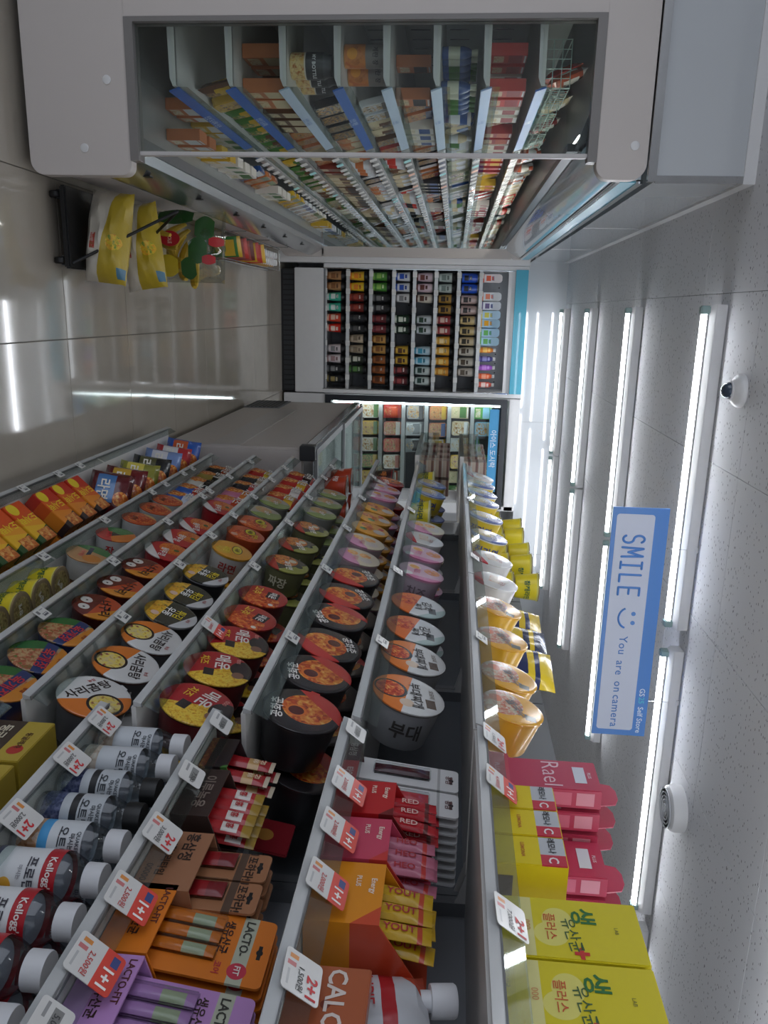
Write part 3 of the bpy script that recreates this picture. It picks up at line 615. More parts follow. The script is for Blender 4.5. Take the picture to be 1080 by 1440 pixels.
CPart('lamp_strip', MB().rod((-.33, CY+.09, 2.022), (.68, CY+.09, 2.022), .01), emit('#f2f8ff', 6.0))  # added lamp, hidden behind the header lip, to brighten the dark liner
CZ = [.40, .604, .808, 1.01, 1.192, 1.38, 1.578, 1.77]
cshelf = MB().box(-.348, .696, CY+.045, 7.48, -.014, 0).mesh('shelf', GREY)
for z in CZ:
    s = link('shelf', cshelf, ck, Matrix.Translation((-.18, -CY, z)))
    part('price_rail', MB().box(-.348, .696, CY+.02, CY+.045, -.02, .01), RAILM, s)
    for q in range(7): part('price_tag', MB().box(-.33+.15*q, -.285+.15*q, CY+.0165, CY+.0195, -.022, .016), TAGW, s)
# eight tiers of drinks, bottom to top; each entry: colour, band colour, kind, words
DR = [
 [('#b98a5c', '#8a5a34', 'c'), ('#b98a5c', '#8a5a34', 'c'), ('#3fb59a', '#e0eae4', 'c'), ('#3fb59a', '#e0eae4', 'c'), ('#d8472c', '#f0c8b0', 'c'), ('#d8301f', '#f0d8c8', 'c'), None, ('#d9cfd0', '#8a8a8a', 'c'), ('#d9cfd0', '#a88', 'c'), ('#22262a', '#888', 'c'), ('#22262a', '#998855', 'c')],
 [('#e8b92c', '#e8882c', 'c'), ('#e8c42c', '#e8882c', 'c'), ('#7a2a22', '#a04434', 'c'), ('#7a2a22', '#a04434', 'c'), ('#23262b', '#444', 'c'), ('#26282c', '#555', 'c'), ('#bfae96', '#8a7a64', 'c'), ('#b0a088', '#8a7a64', 'c'), ('#2a3328', '#c8c8b8', 'c'), ('#2a3a28', '#5d8a4a', 'c')],
 [('#4d8a3a', '#8fbc5a', 'c'), ('#4d8a3a', '#8fbc5a', 'c'), ('#2a2a2c', '#777', 'c'), ('#2a2a2c', '#777', 'c'), ('#5a2026', '#8a3a3a', 'c'), ('#6a262c', '#8a4444', 'c'), ('#c4954f', '#8a5a2c', 'c'), ('#c4954f', '#8a5a2c', 'c'), ('#a05f30', '#6a3a1c', 'c'), ('#96552c', '#6a3a1c', 'c'), ('#96552c', '#5a2f18', 'c')],
 [('#cfd3d8', '#2f55b4', 'c'), ('#cfd3d8', '#2f55b4', 'c'), ('#d6d6d4', '#8a8a8a', 'c'), None, ('#24402c', '#d8e0d0', 'c'), ('#24382c', '#d8e0d0', 'c'), None, ('#d0a83c', '#5a3a24', 'c'), ('#d0a83c', '#5a3a24', 'c'), ('#4a1f24', '#a04a4a', 'c'), ('#5a1f26', '#a04a4a', 'c')],
 [('#c9b4bc', '#6a3a34', 's'), ('#c9b4bc', '#6a3a34', 's'), ('#cdc4b4', '#5a3426', 's'), None, ('#c2c8ca', '#2f4a3a', 's'), ('#c2c8ca', '#2f4a3a', 's'), None, ('#b8d0da', '#3f9ab8', 's'), ('#b8d8e4', '#3f9ab8', 's'), ('#bfcac6', '#2f4a44', 's'), ('#bfcac6', '#2f4a44', 's')],
 [('#b9c4be', '#7a8a84', 'c'), ('#bcc7c2', '#7a8a84', 'c'), ('#a8823c', '#3a2a1c', 'c'), ('#a8823c', '#3a2a1c', 'c'), ('#9a3a3c', '#d8b8a8', 'c'), ('#9a3a3c', '#d8b8a8', 'c'), ('#d9a43a', '#f0d8a0', 'c'), ('#e0a83a', '#f0d8a0', 'c'), ('#d9982e', '#e8c878', 'c'), ('#d08c2e', '#e0b868', 'c')],
 [('#2456c4', '#1a2030', 'k'), ('#2456c4', '#1a2030', 'k'), ('#b8a09a', '#2a2626', 'k'), ('#b8a09a', '#2a2626', 'k'), ('#c9b27a', '#3a3426', 's'), ('#c9b27a', '#3a3426', 's'), ('#c9b690', '#3a3426', 's'), ('#c2bcae', '#54483a', 's'), ('#c2bcae', '#54483a', 's'), ('#beb6aa', '#64584a', 's')],
 [('#d8d0d0', '#d8542c', 'p'), None, ('#d4d8da', '#d87a5a', 'p'), ('#d0d4dc', '#5a4a7a', 'p'), ('#a8c8dc', '#c8c04a', 'p'), ('#a8c8dc', '#e8a82c', 'p'), ('#9fc4dc', '#58a84a', 'p'), ('#9fc8dc', '#58a84a', 'p'), ('#e8882c', '#f0c060', 'b'), ('#4a4a8a', '#8a8ac4', 'b'), ('#a05ac4', '#c88ae0', 'b'), ('#e8602c', '#f0a080', 'b'), ('#d85a4a', '#f0d8d0', 'b')],
]
def drink_mesh(c, c2, kd):
    k = ('d', c, c2, kd)
    if k in _pm: return _pm[k]
    base = layered(f'drink {c} {c2}', c, [('rect', -.02, .02, .03, .06, c2), ('rect', -1, 1, .004, .016, c2), ('rect', -.014, .014, .066, .08, c2)], axes='xz', rough=.3)
    if kd == 'c': me = MB().lathe([(.028, 0), (.0285, .002), (.037, .1)], 18).mesh('drink_cup', base)
    elif kd == 's': me = MB().lathe([(.026, 0), (.0265, .002), (.034, .05), (.036, .1), (.034, .11)], 18).mesh('drink_cup', base)
    elif kd == 'k': me = MB().lathe([(.035, 0), (.036, .004), (.036, .1), (.03, .118)], 18).mesh('drink_cup', base)
    elif kd == 'p': me = MB().prism([(-.031, 0), (.031, 0), (.033, .12), (.02, .135), (-.02, .135), (-.033, .12)], 'y', -.02, .02).mesh('drink_pack', base, .004)
    else: me = MB().lathe([(.021, 0), (.023, .004), (.023, .08), (.012, .1)], 14).mesh('drink_bottle', base)
    _pm[k] = me; return me
lid_c = MB().lathe([(.037, .0985), (.0395, .0985), (.0395, .106), (.036, .11), (.034, .12), (.033, .122)], 18).mesh('lid', BLACK)
lid_d = MB().lathe([(.037, .0985), (.0395, .0985), (.0395, .106), (.037, .11), (.033, .128), (.022, .139), (.004, .142)], 18).mesh('lid', BLACK)
lid_k = MB().lathe([(.031, .117), (.033, .117), (.033, .128), (.03, .13)], 16).mesh('lid', mat('#8a8a86', .4))
cap_b = MB().lathe([(.013, .1), (.014, .1), (.014, .116), (.012, .117)], 12).mesh('cap', mat('#d8d8d8', .4))
def cname(c):
    r, g, b = [v for v in (int(c[1:3], 16), int(c[3:5], 16), int(c[5:7], 16))] if len(c) == 7 else [int(x*2, 16) for x in c[1:4]]
    mx, mn = max(r, g, b), min(r, g, b)
    if mx < 75: return 'black'
    if mx-mn < 30: return 'white' if mx > 170 else 'grey'
    if b == mx: return 'purple' if r > g+20 else 'pale blue' if mn > 120 else 'blue'
    if g == mx: return 'green' if b < g*.8 else 'teal'
    if mn > 150: return 'cream'
    if g > r*.72: return 'yellow' if mx > 190 else 'tan'
    if g > r*.5: return 'orange' if mx > 200 else 'brown'
    return 'red' if mx > 140 else 'dark red'
TIER = ['bottom', 'second', 'third', 'fourth', 'fifth', 'sixth', 'seventh', 'top']
WORDS = ['COFFEE', 'LATTE', 'CAFE', 'MILK', '커피', 'LATTE', '우유', 'BREW']
for k, row in enumerate(DR):
    n = len(row); step = 1.0/max(n, 11) if n > 11 else .0905; idx = 0
    for i, d in enumerate(row):
        if d is None: continue
        c, c2, kd = d; x = -.29+step*i + rnd.uniform(-.001, .001); y = CY+.1
        o = link({'p': 'drink_pack', 'b': 'drink_bottle'}.get(kd, 'drink_cup'), drink_mesh(c, c2, kd), None, Matrix.Translation((x, y, CZ[k]+.001)) @ Matrix.Rotation(rnd.uniform(-.2, .2), 4, 'Z') @ Matrix.Diagonal((1.12, 1.12, 1.32, 1)))
        kindn = {'c': 'lidded drink cup', 's': 'sealed drink cup', 'k': 'stout drink cup', 'p': 'drink pack', 'b': 'little drink bottle'}[kd]
        tag(o, f'{cname(c)} {kindn}, {"first" if idx == 0 else ORD[idx]} from left on the {TIER[k]} tier of the drinks cooler', {'p': 'drink pack', 'b': 'bottle'}.get(kd, 'drink cup'), 'drinks in the back cooler'); idx += 1
        if kd == 'c': link('lid', lid_d if k in (0,) else lid_c, o)
        elif kd in 'sk': link('lid', lid_k, o, Matrix.Translation((0, 0, -.009)) if kd == 's' else None)
        elif kd == 'b': link('cap', cap_b, o)
        if kd != 'p' and kd != 'b': wrapped(WORDS[(i//2+k) % 8], '#e8e8e4' if cname(c) in ('black', 'dark red', 'green', 'blue', 'brown', 'red') else '#3a3230', .012, o, .0362, -math.pi/2, .072)
        elif kd == 'p': lettering('JUICE', '#2f6f9c', .016, o, M=to_camera((0, -.0205, .075)))

# ------------------------------------------------------------------ glass-door cooler beside it
gd = empty('glass_door_cooler', (1.25, CY, 0), 'upright cooler with a lit glass door right of the drinks cooler', 'refrigerator')
def GP(name, mb, mats, bevel=0, parent=None): return part(name, mb, mats, parent or gd, bevel, Matrix.Translation((-1.25, -CY, 0)) if parent is None else None)
GP('lower_panel', MB().box(.745, 1.78, CY, 7.85, .02, .40), WHITE, .004); GP('side_wall', MB().box(1.74, 1.78, CY, 7.85, .4, 2.15), WHITE); GP('side_wall', MB().box(.745, .765, CY+.02, 7.85, .4, 2.15), WHITE)
GP('back_liner', MB().box(.765, 1.74, 7.6, 7.63, .4, 2.1), mat('#3b3e42', .5)); GP('top_panel', MB().box(.745, 1.78, CY, 7.85, 2.07, 2.165), WHITE, .004)
dr = GP('door', MB().box(.75, .80, CY-.02, CY+.01, .405, 2.05).box(1.70, 1.76, CY-.02, CY+.01, .405, 2.05).box(.80, 1.70, CY-.02, CY+.01, .405, .46).box(.80, 1.70, CY-.02, CY+.01, 2.0, 2.05), mat('#23272e', .3))
part('pane', MB().box(.80, 1.70, CY-.006, CY, .46, 2.0), GLASS, dr)
part('blue_sticker', MB().box(.84, 1.6, CY-.0085, CY-.0065, 1.9, 1.985), mat('#4aa3d8', .4), dr)
lettering('아이스 도시락', '#e6f0f6', .06, dr, M=to_camera((1.2, CY-.009, 1.942)), bold=.01)
part('door_handle', MB().box(1.66, 1.69, CY-.06, CY-.045, .9, 1.5).box(1.665, 1.685, CY-.047, CY-.02, .92, .94).box(1.665, 1.685, CY-.047, CY-.02, 1.46, 1.48), STEEL, dr, .002)
GP('lamp_strip', MB().box(.81, .825, CY+.02, CY+.035, .47, 1.99), emit('#eef8ff', 14.0, 'door lamp'))
R3 = random.Random(5)
for k in range(7):
    z = .5+.21*k
    s = GP('shelf', MB().box(.77, 1.735, CY+.08, 7.58, z-.012, z), WHITE); part('price_rail', MB().box(.77, 1.735, CY+.07, CY+.08, z-.03, z+.005), RAILM, s)
    x = .83; n = 0
    while x < 1.58:
        kind = R3.choice(['bag', 'box', 'tray', 'bag'][:4]) if k > 1 else R3.choice(('tray', 'bag')); c, c2 = R3.sample([['#d5d8c0', '#31538f', '#9c2f33', '#4d7d3b', '#e0e6e8'], ['#4d7d3b', '#e8e4d8', '#d9b23a'], ['#d8542c', '#c8433a', '#e8e4d8', '#b8522e'], ['#2f2f33', '#9aa0a4', '#e0e6e8'], ['#c7794a', '#e8e4d8', '#31538f', '#d9b23a'], ['#d8c9a4', '#d9b23a', '#4d7d3b', '#e0e6e8'], ['#8fc4dc', '#d5d8c0', '#e0e6e8', '#58a84a']][k], 2)
        CN.setdefault(c, cname(c)); w = KW[kind]+.012
        if R3.random() < .85:
            M = to_camera((x+w/2, CY+.15, z+.09), 12 if kind != 'box' else 0)
            if kind == 'box': M = to_camera((x+w/2, CY+.12, z+.0815))
            cold_goods(M, kind, c, c2, f'{CN[c]} {KN[kind]}, {"first" if n == 0 else ORD[n]} from left on the {TIER[k]} shelf behind the glass door', 'goods behind the glass door'); n += 1
        x += w+.01

# ------------------------------------------------------------------ chest freezer
fz = empty('chest_freezer', (1.05, 4.95, 0), 'white chest freezer with glass lids at the end of the noodle shelves', 'freezer')
def ZP(name, mb, mats, bevel=0, parent=None): return part(name, mb, mats, parent or fz, bevel, Matrix.Translation((-1.05, -4.95, 0)) if parent is None else None)
ZP('body', MB().box(.70, 1.5, 3.95, 6.0, .05, .80), PANEL, .012); ZP('foot_plate', MB().box(.74, 1.46, 4.0, 5.95, 0, .05), DARK)
ZP('side_recess', MB().box(.697, .70, 3.97, 5.5, .30, .46), mat('#b7b3b1', .3)); ZP('vent_grille', MB().box(.694, .7, 5.55, 5.97, .06, .32), MIDGREY)
for q in range(8): ZP('vent_slat', MB().box(.69, .694, 5.57, 5.95, .075+.03*q, .088+.03*q), DARK)
ZP('rim', MB().box(.69, .76, 3.94, 6.01, .80, .85).box(1.44, 1.51, 3.94, 6.01, .80, .85).box(.76, 1.44, 3.94, 4.01, .80, .85).box(.76, 1.44, 5.94, 6.01, .80, .85), STEEL, .004)
ZP('corner_block', MB().box(.685, .765, 3.935, 4.0, .78, .86), DARK, .004)
for y0, y1, zz in ((3.99, 5.02, .852), (4.95, 5.97, .866)):
    l = ZP('glass_lid', MB().box(.74, 1.46, y0+.03, y1-.03, zz, zz+.006), GLASS)
    part('lid_frame', MB().box(.71, .745, y0, y1, zz-.002, zz+.012).box(1.455, 1.49, y0, y1, zz-.002, zz+.012).box(.745, 1.455, y0, y0+.032, zz-.002, zz+.012).box(.745, 1.455, y1-.032, y1, zz-.002, zz+.012), GREY, l)
ZP('inner_tub', MB().box(.765, 1.435, 4.015, 5.935, .8005, .803), mat('#d6dadb', .4))
ZP('rear_upright', MB().box(1.42, 1.5, 5.86, 5.94, .80, 1.75), WHITE, .003)

# ------------------------------------------------------------------ right-hand shelving, four bays in a line
GX, GB = .72, 1.12
FLOORS = {'A': .13, 'B': .35, 'C': .57, 'D': .768, 'E': .985, 'G': 1.195, 'H': 1.40, 'I': 1.625}
NEARF = [.28, .49, .705, .925, 1.14, 1.385, 1.627]
SHW = mat('#cfcdca', .4, var=.03, scale=6, name='shelf enamel'); BACKM = mat('#62666b', .5, var=.04, scale=5, name='grey perforated back')
def small_tag_mesh():
    m = MB().box(-.022, .022, -.018, .018, 0, .0012)
    return m.mesh('price_tag', layered('small tag', '#c4c4bf', [('rect', -.016, .004, .002, .012, '#55555a'), ('rect', -.014, .002, .004, .006, '#d4d4cf'), ('rect', .006, .016, -.012, .0, '#6a6a6a'), ('rect', -.016, .0, -.012, -.009, '#88888a')]))
STAG = small_tag_mesh()
BAYS = []
def bay(y0, y1, floors, name, label, base_out=True, perf=True):
    t = empty('display_shelving', (.92, (y0+y1)/2, 0), label, 'shelving', 'right-hand shelving bays'); off = Matrix.Translation((-.92, -(y0+y1)/2, 0))
    part('back_panel', MB().box(GB, GB+.012, y0+.004, y1-.004, .1, 1.86 if perf else 1.7), BACKM if perf else mat('#8a8c90', .45, var=.03), t, 0, off)
    for y in (y0+.001, y1-.021): part('upright', MB().box(GB-.03, GB+.03, y, y+.02, 0, 1.72), MIDGREY, t, 0, off)
    part('plinth', MB().box(.66, GB+.02, y0+.002, y1-.002, 0, .10), SHW, t, 0, off)
    sh = {}
    for k, z in floors:
        x0 = .60 if z < .2 else GX+.008
        s = part('shelf', MB().box(x0+.004, GB-.002, y0+.002, y1-.002, z-.01, z-.001), SHW, t, 0, off)
        part('price_rail', MB().prism([(x0+.003, z+.009), (x0-.003, z+.009), (x0-.008, z-.006), (x0+.003, z-.006)], 'y', y0+.003, y1-.003), RAILM, s)
        part('rail_edge', MB().box(x0-.004, x0+.004, y0+.003, y1-.003, z+.009, z+.0115), mat('#8c8e8f', .3, .5), s)
        lean = .018
        part('clear_lip', MB().prism([(x0-.001, z+.0115), (x0+.001, z+.0115), (x0+.016, z+.04), (x0+.014, z+.04)], 'y', y0+.006, y1-.006), LIP, s)
        for y in (y0+.012, y1-.02):
            part('shelf_bracket', MB().prism([(GB-.1, z-.01), (GB-.004, z-.01), (GB-.004, z-.03), (GB-.03, z-.03)], 'y', y, y+.004), SHW, s)
        sh[k] = s
    BAYS.append((y0, y1, t, off, dict(floors))); return sh, t
FL = list(FLOORS.items())
bay(2.985, 3.83, FL, 'far', 'farthest bay of tall noodle shelving next to the freezer')
bay(2.14, 2.985, FL, 'middle', 'second farthest bay of noodle shelving between two other noodle bays')
bay(1.285, 2.14, FL, 'mid', 'noodle shelving bay holding black and orange bowls beside the bottle bay')
bay(.425, 1.285, [(f'n{i}', z) for i, z in enumerate(NEARF)], 'near', 'nearest shelving bay holding bottles, sachet packs and yellow boxes', perf=False)
bay(-.43, .425, [(f'n{i}', z) for i, z in enumerate(NEARF)], 'behind', 'empty shelving bay continuing past the near edge of view', perf=False)
def bay_at(y):
    for b in BAYS:
        if b[0] <= y < b[1]: return b
    return BAYS[0]
def put_tag(p, z, x0=GX):
    b = bay_at(p.y); M = b[3] @ to_aisle((x0-.011, p.y, z+.004), 34, rnd.uniform(-4, 4)); link('price_tag', STAG, b[2], M @ Matrix.Translation((0, .016, 0)) @ Matrix.Scale(.92, 4))
TAGS = {'A': [(44, 682), (124, 650), (95, 662)], 'B': [(56, 779), (135, 728), (201, 689), (226, 678), (246, 663), (262, 656)], 'C': [(59, 859), (154, 786), (220, 730), (275, 695), (291, 688), (318, 668), (350, 647)],
 'D': [(176, 864), (257, 791), (297, 750), (330, 722), (357, 696), (387, 673), (402, 656)], 'E': [(358, 793), (403, 732), (435, 697), (457, 670), (470, 655)], 'G': [(413, 893), (459, 797), (489, 740), (509, 698), (524, 668)], 'H': [(544, 899), (561, 800), (585, 715)], 'I': [(673, 893), (658, 780), (654, 700)]}
for k, l in TAGS.items():
    for p in l: put_tag(onx(*p, .585 if k == 'A' else GX), FLOORS[k], .60 if k == 'A' else GX+.008)

# ------------------------------------------------------------------ noodle bowls
def V(desc, r, h, taper, body, rim, base, layers, texts, side=None, stand=False, name='noodle_bowl'):
    return dict(desc=desc, r=r, h=h, taper=taper, body=body, rim=rim, base=base, layers=layers, texts=texts, side=side, stand=stand, name=name)
RAMEN = FOOD('#7a2a14', '#c2571f', '#e08a34', '#efc46a', scale=75); REDF = FOOD('#5a140e', '#b0301a', '#d9612c', '#e8a04a', scale=80)
VAR = {
 'sari': V('white and orange soup bowl', .073, .095, .8, '#55565a', '#4a2a22', '#d8d8d6', [('half', -.45, -1, .12, '#d9792c'), ('circle', .02, -.46, .5, '#2c211c'), ('circle', .02, -.46, .42, FOOD('#b89a6a', '#d8c48a', '#e6cf5a', '#8a3a4a', scale=60))], [('사리곰탕', .02, .34, .4, '#2a1f1c', 0), ('농심', .35, .66, .13, '#a8342c', 0)], side=('사리', '#d8d8d6')),
 'yuk': V('navy, orange and green lidded bowl', .066, .08, .82, '#26345f', '#26345f', '#b59a78', [('circle', 0, -.4, 1.0, FOOD('#8a6a4a', '#c2a070', '#a8523a', '#557a3a', scale=60)), ('half', -.9, -.5, .45, '#2f6b3a'), ('rect', -1, 1, .0, .42, '#2c3c70'), ('half', .1, 1, .46, '#d98a2e')], [('육개장', .08, .2, .48, '#c8353a', 0), ('농심', .0, .7, .18, '#8a2a22', 0)]),
 'neo': V('dark red bowl with flame-orange lid', .066, .075, .82, '#4a1c1c', '#5a1e1e', '#6a2a22', [('half', .25, 1, -.05, '#c2502c'), ('half', .9, .8, .55, '#d98c2e'), ('circle', -.28, -.52, .24, '#d8d4cc'), ('circle', .3, -.5, .22, '#d8d4cc'), ('circle', -.26, -.5, .05, '#2a1a1a'), ('circle', .32, -.5, .05, '#2a1a1a')], [('너구리', .05, .28, .5, '#1d1212', 8)]),
 'udon': V('black bowl with yellow-white lettering', .068, .088, .8, '#232325', '#8e8e92', '#3a3a30', [('half', 0, -1, .3, FOOD('#6a4a1c', '#d99a2e', '#e8b83a', '#3a3a30', scale=40)), ('circle', .42, -.5, .16, '#d8b4a4'), ('half', .35, 1, .62, '#cfcfcf')], [('튀김', -.1, .3, .42, '#e0c82c', 0), ('우동', -.05, -.12, .42, '#e6e6e2', 0), ('농심', .1, .74, .15, '#a8302c', 0)], side=('우동', '#c9c9c9')),
 'maeun': V('red-lidded bowl with yellow noodle picture', .074, .085, .84, '#6a1c20', '#3a1416', '#a8262c', [('half', 1, .55, .08, FOOD('#a8741c', '#e0a82c', '#f0d04a', '#c8902a', scale=90)), ('circle', -.1, .85, .5, '#2c2224'), ('circle', .28, .6, .18, '#8a6450'), ('rect', .1, .5, -.4, -.1, '#2c2422')], [('매운', -.35, .12, .5, '#e6dcd4', 0), ('치즈', -.35, -.42, .3, '#e0b82c', 0), ('000', -.55, .58, .18, '#d88a80', 0)]),
 'gochu': V('red bowl with black patch', .068, .08, .82, '#5a1a1c', '#7a2426', '#b0342c', [('circle', .5, .0, .75, REDF), ('rect', -.5, .1, .1, .6, '#2a2224'), ('circle', .7, .45, .1, '#e0d8c8')], [('매운', -.2, .36, .34, '#e6e0d8', 0), ('고추', -.35, -.3, .42, '#e0b43a', 0)]),
 'olive': V('olive green stew bowl', .068, .09, .82, '#6b6a48', '#4a4a34', '#4a4030', [('half', .55, 1, .45, '#9a9c4e'), ('circle', -.3, -.25, .62, FOOD('#5a2a18', '#b85a2a', '#d98a3a', '#3a2a1c', scale=55)), ('half', .6, -1, .62, '#a8382c'), ('circle', -.1, .55, .17, '#26382c'), ('circle', -.45, .1, .18, '#d8cdb0')], [('짜장면', .2, .12, .36, '#e6e2d4', 30)], side=('짜장', '#c9c4a8')),
 'gong': V('black bowl with orange seafood lid', .079, .105, .8, '#232124', '#2a2628', '#2a2628', [('circle', .1, -.12, .66, FOOD('#3a1a14', '#c2481f', '#e08a34', '#efb45a', scale=55)), ('half', .9, -.6, .55, '#c2302c'), ('circle', -.12, .12, .27, '#d9702a'), ('circle', -.12, .12, .2, '#5a1a16')], [('공화춘', -.3, .58, .34, '#e6e2dc', 20)], side=('공화춘', '#c9c4be')),
 'budae': V('white and orange stew noodle bowl', .077, .098, .82, '#8e8f92', '#5a5654', '#d6d6d4', [('half', -.25, -1, .05, '#dd7a2e'), ('circle', -.1, -.5, .47, '#3a302a'), ('circle', -.1, -.52, .4, REDF), ('rect', .1, .55, .45, .72, '#5a4638'), ('circle', .5, -.1, .2, '#d8c0a8')], [('부대찌개', .02, .2, .36, '#2a2422', 0), ('오모리', -.2, .66, .16, '#6a5a4a', 0)], side=('부대', '#3a3634')),
 'kimchi': V('white kimchi stew bowl', .075, .098, .82, '#6a6c70', '#55524f', '#d4d6d6', [('half', -.3, -1, .1, '#dd6f2e'), ('circle', -.25, -.45, .42, REDF), ('half', .7, .7, .66, '#a8bcb8'), ('rect', .1, .6, .35, .62, '#54585a')], [('김치', .0, .32, .42, '#2a2422', 0), ('찌개', .2, -.02, .3, '#2a2422', 0)]),
 'pink': V('pink lidded noodle bowl', .07, .095, .82, '#b9a8b4', '#d49ab4', '#d9b0c2', [('circle', -.25, .45, .36, FOOD('#c2571f', '#e08a34', '#d9a0b4', scale=50)), ('circle', -.35, -.35, .3, '#e4cfc0'), ('circle', -.35, -.35, .22, '#e0a04a'), ('circle', .6, -.55, .2, '#e0e0e0'), ('half', .9, .2, .6, '#cf7fa4')], [('치즈', .1, -.2, .34, '#c24a6a', 0)], side=('치즈', '#7a6a74')),
 'cream': V('cream and pink lidded bowl', .07, .09, .82, '#b4a0a4', '#cfa8b4', '#d8cdb4', [('half', .5, -1, .35, '#d494b4'), ('circle', -.3, .25, .28, FOOD('#c2571f', '#e8a04a', '#e4cfa0', scale=50)), ('circle', -.3, -.35, .26, FOOD('#c2571f', '#e8a04a', '#e4cfa0', scale=50)), ('circle', .3, .35, .3, '#cfc4bc')], [('우유', .3, -.15, .3, '#b84a64', 0)]),
 'amber': V('amber bowl with green spot', .07, .09, .82, '#c2862c', '#d9982e', '#dd9c2c', [('circle', -.3, -.35, .3, FOOD('#8a3a14', '#c2571f', '#e8b04a', scale=50)), ('circle', .45, -.2, .2, '#4a8a4a'), ('circle', .05, .55, .32, '#cfc4b4'), ('circle', -.5, .4, .16, '#c23a2c')], [('치즈', .1, -.02, .36, '#b8342c', 0)]),
 'rice': V('yellow rimmed rice noodle bowl', .064, .085, .82, '#d9a82c', '#d9a82c', '#d9a02e', [('circle', -.15, -.45, .8, FOOD('#a89a80', '#c8bca4', '#b8624a', '#d8cfc0', scale=55)), ('rect', .3, .62, .35, .7, '#5a5a48'), ('circle', -.3, -.55, .22, '#c26a4a')], [('쌀국수', .05, .12, .38, '#5a5a5e', 25)]),
 'whitel': V('white bowl with red band', .068, .085, .84, '#d6d4d2', '#d6d6d6', '#cfcdc8', [('half', .3, 1, .5, '#dcdcdc'), ('rect', -.6, .3, -.3, .2, FOOD('#b8a48a', '#d0c4b4', '#c28a6a', scale=50)), ('half', .2, -1, .6, '#b8343c')], [('국수', .2, .3, .3, '#8a4a44', 0)]),
 'jin': V('yellow and blue noodle bowl', .068, .09, .82, '#d8bc2c', '#d8d4c8', '#8a94b4', [('circle', -.2, -.3, .6, FOOD('#8a7a5a', '#c8b878', '#b89a5a', '#a8a4a0', scale=55)), ('half', .3, 1, .35, '#5a6aa8')], [('진라면', .1, .2, .34, '#d8d8e0', 15)], side=('진라면', '#2f3f8a')),
 'muk': V('orange bowl with yellow badge', .068, .085, .82, '#b84a24', '#c2522a', '#c2562a', [('circle', .35, -.1, .6, REDF), ('oval', -.35, .2, .42, .3, '#26201c'), ('oval', -.35, .2, .38, .26, '#dcc42c'), ('circle', .55, -.55, .18, '#d8a48a')], [('국물', -.35, .2, .26, '#26201c', 0), ('라면', .1, .5, .34, '#dcc42c', 0)]),
 'mukw': V('orange-white bowl with yellow badge', .068, .088, .84, '#cfcac4', '#d8a02e', '#dc9c34', [('oval', -.1, .25, .5, .26, '#3a3424'), ('oval', -.1, .25, .46, .22, '#dcc83a'), ('circle', .3, -.4, .4, FOOD('#c2862c', '#dcb03c', '#c8a044', scale=50))], [('국물', -.1, .25, .24, '#3a3424', 0), ('라면', .15, -.25, .36, '#e0c83a', 0)], side=('라면', '#a8342c')),
 'grn': V('grey-green leaf-lidded noodle bowl', .066, .085, .82, '#8a8a84', '#b4b4ac', '#a8a090', [('half', .8, .4, .1, '#8a9a58'), ('circle', -.3, -.1, .5, FOOD('#b0603a', '#c89a6a', '#8aa05a', scale=50))], [('국수', .1, .1, .36, '#e0e0d8', 20)]),
 'wang': V('red bowl with fried noodle picture', .075, .085, .84, '#a81c24', '#8a1a20', '#b8282c', [('circle', -.35, .1, .62, FOOD('#8a2a14', '#d0521f', '#e88a34', '#c23a1c', scale=80)), ('half', .7, -.9, .68, '#d8d0cc'), ('circle', -.3, .25, .12, '#4a6a2a')], [('왕뚜껑', .25, -.12, .36, '#e6dfd8', 10)]),
 'wbowl': V('white bowl with red-orange stew lid', .062, .07, .84, '#cfcfcd', '#d6d6d4', '#c2562e', [('circle', .1, .1, .7, REDF), ('half', -.8, .3, .62, '#c9a25a')], [('라면', .25, -.2, .38, '#2a2220', 15)]),
 'wgreen': V('white bowl with green and red lid', .066, .08, .84, '#d2d2d0', '#d6d6d4', '#3a2c2a', [('half', -.9, .3, .1, '#3f7d3f'), ('half', .7, .7, .2, '#d9803a'), ('half', .4, -1, .35, '#c8534a')], [('육개장', .2, -.3, .3, '#d8343a', 10)], side=('장', '#b8282c')),
 'orb': V('white bowl with pale orange lid', .07, .08, .84, '#d2d2d0', '#d6d6d4', '#c2966a', [('half', -.9, .35, .25, '#4a7a4a'), ('rect', -.7, .5, -.12, .06, '#3a4256'), ('circle', .5, .2, .4, '#d08a4a')], [('육개장', .15, -.3, .26, '#d0605a', 0)]),
 'oo': V('orange-red tall noodle cup', .062, .1, .8, '#c2401f', '#c24a2a', '#b0482c', [('circle', -.1, .1, .5, FOOD('#6a2a1c', '#a8683a', '#c89a6a', scale=55)), ('circle', .6, -.4, .22, '#cfcac2')], [('우탕', .0, .1, .32, '#2a1c18', 0)], side=('우탕', '#e6dfd8'), stand=True, name='noodle_cup'),
 'cham': V('yellow sesame noodle cup', .052, .085, .8, '#e0cc22', '#d6cf6a', '#8a7a5a', [('circle', 0, 0, .75, FOOD('#5a4a2a', '#8a7a4a', '#b8a86a', '#6a7a3a', scale=70))], [('참깨', .1, .1, .34, '#d8d8c8', 0)], side=('참깨라면', '#1f5a34'), stand=True, name='noodle_cup'),
 'chamb': V('yellow sesame noodle bowl', .072, .085, .8, '#dcc824', '#d8d4a8', '#b4b48a', [('circle', 0, 0, .7, FOOD('#6a6a5a', '#a8a890', '#c8c4a0', scale=60))], [('참깨', .0, .1, .34, '#5a7a5a', 0)], side=('참깨라면', '#1f4a34'), stand=True),
 'blk': V('upright black and red bowl', .074, .09, .82, '#3a1416', '#8a1f24', '#2c1a1c', [('rect', -.25, .25, -1, 1, '#b8242a')], [('매운', 0, 0, .4, '#e0d8d0', 0)], side=('매운', '#d9803a'), stand=True),
}
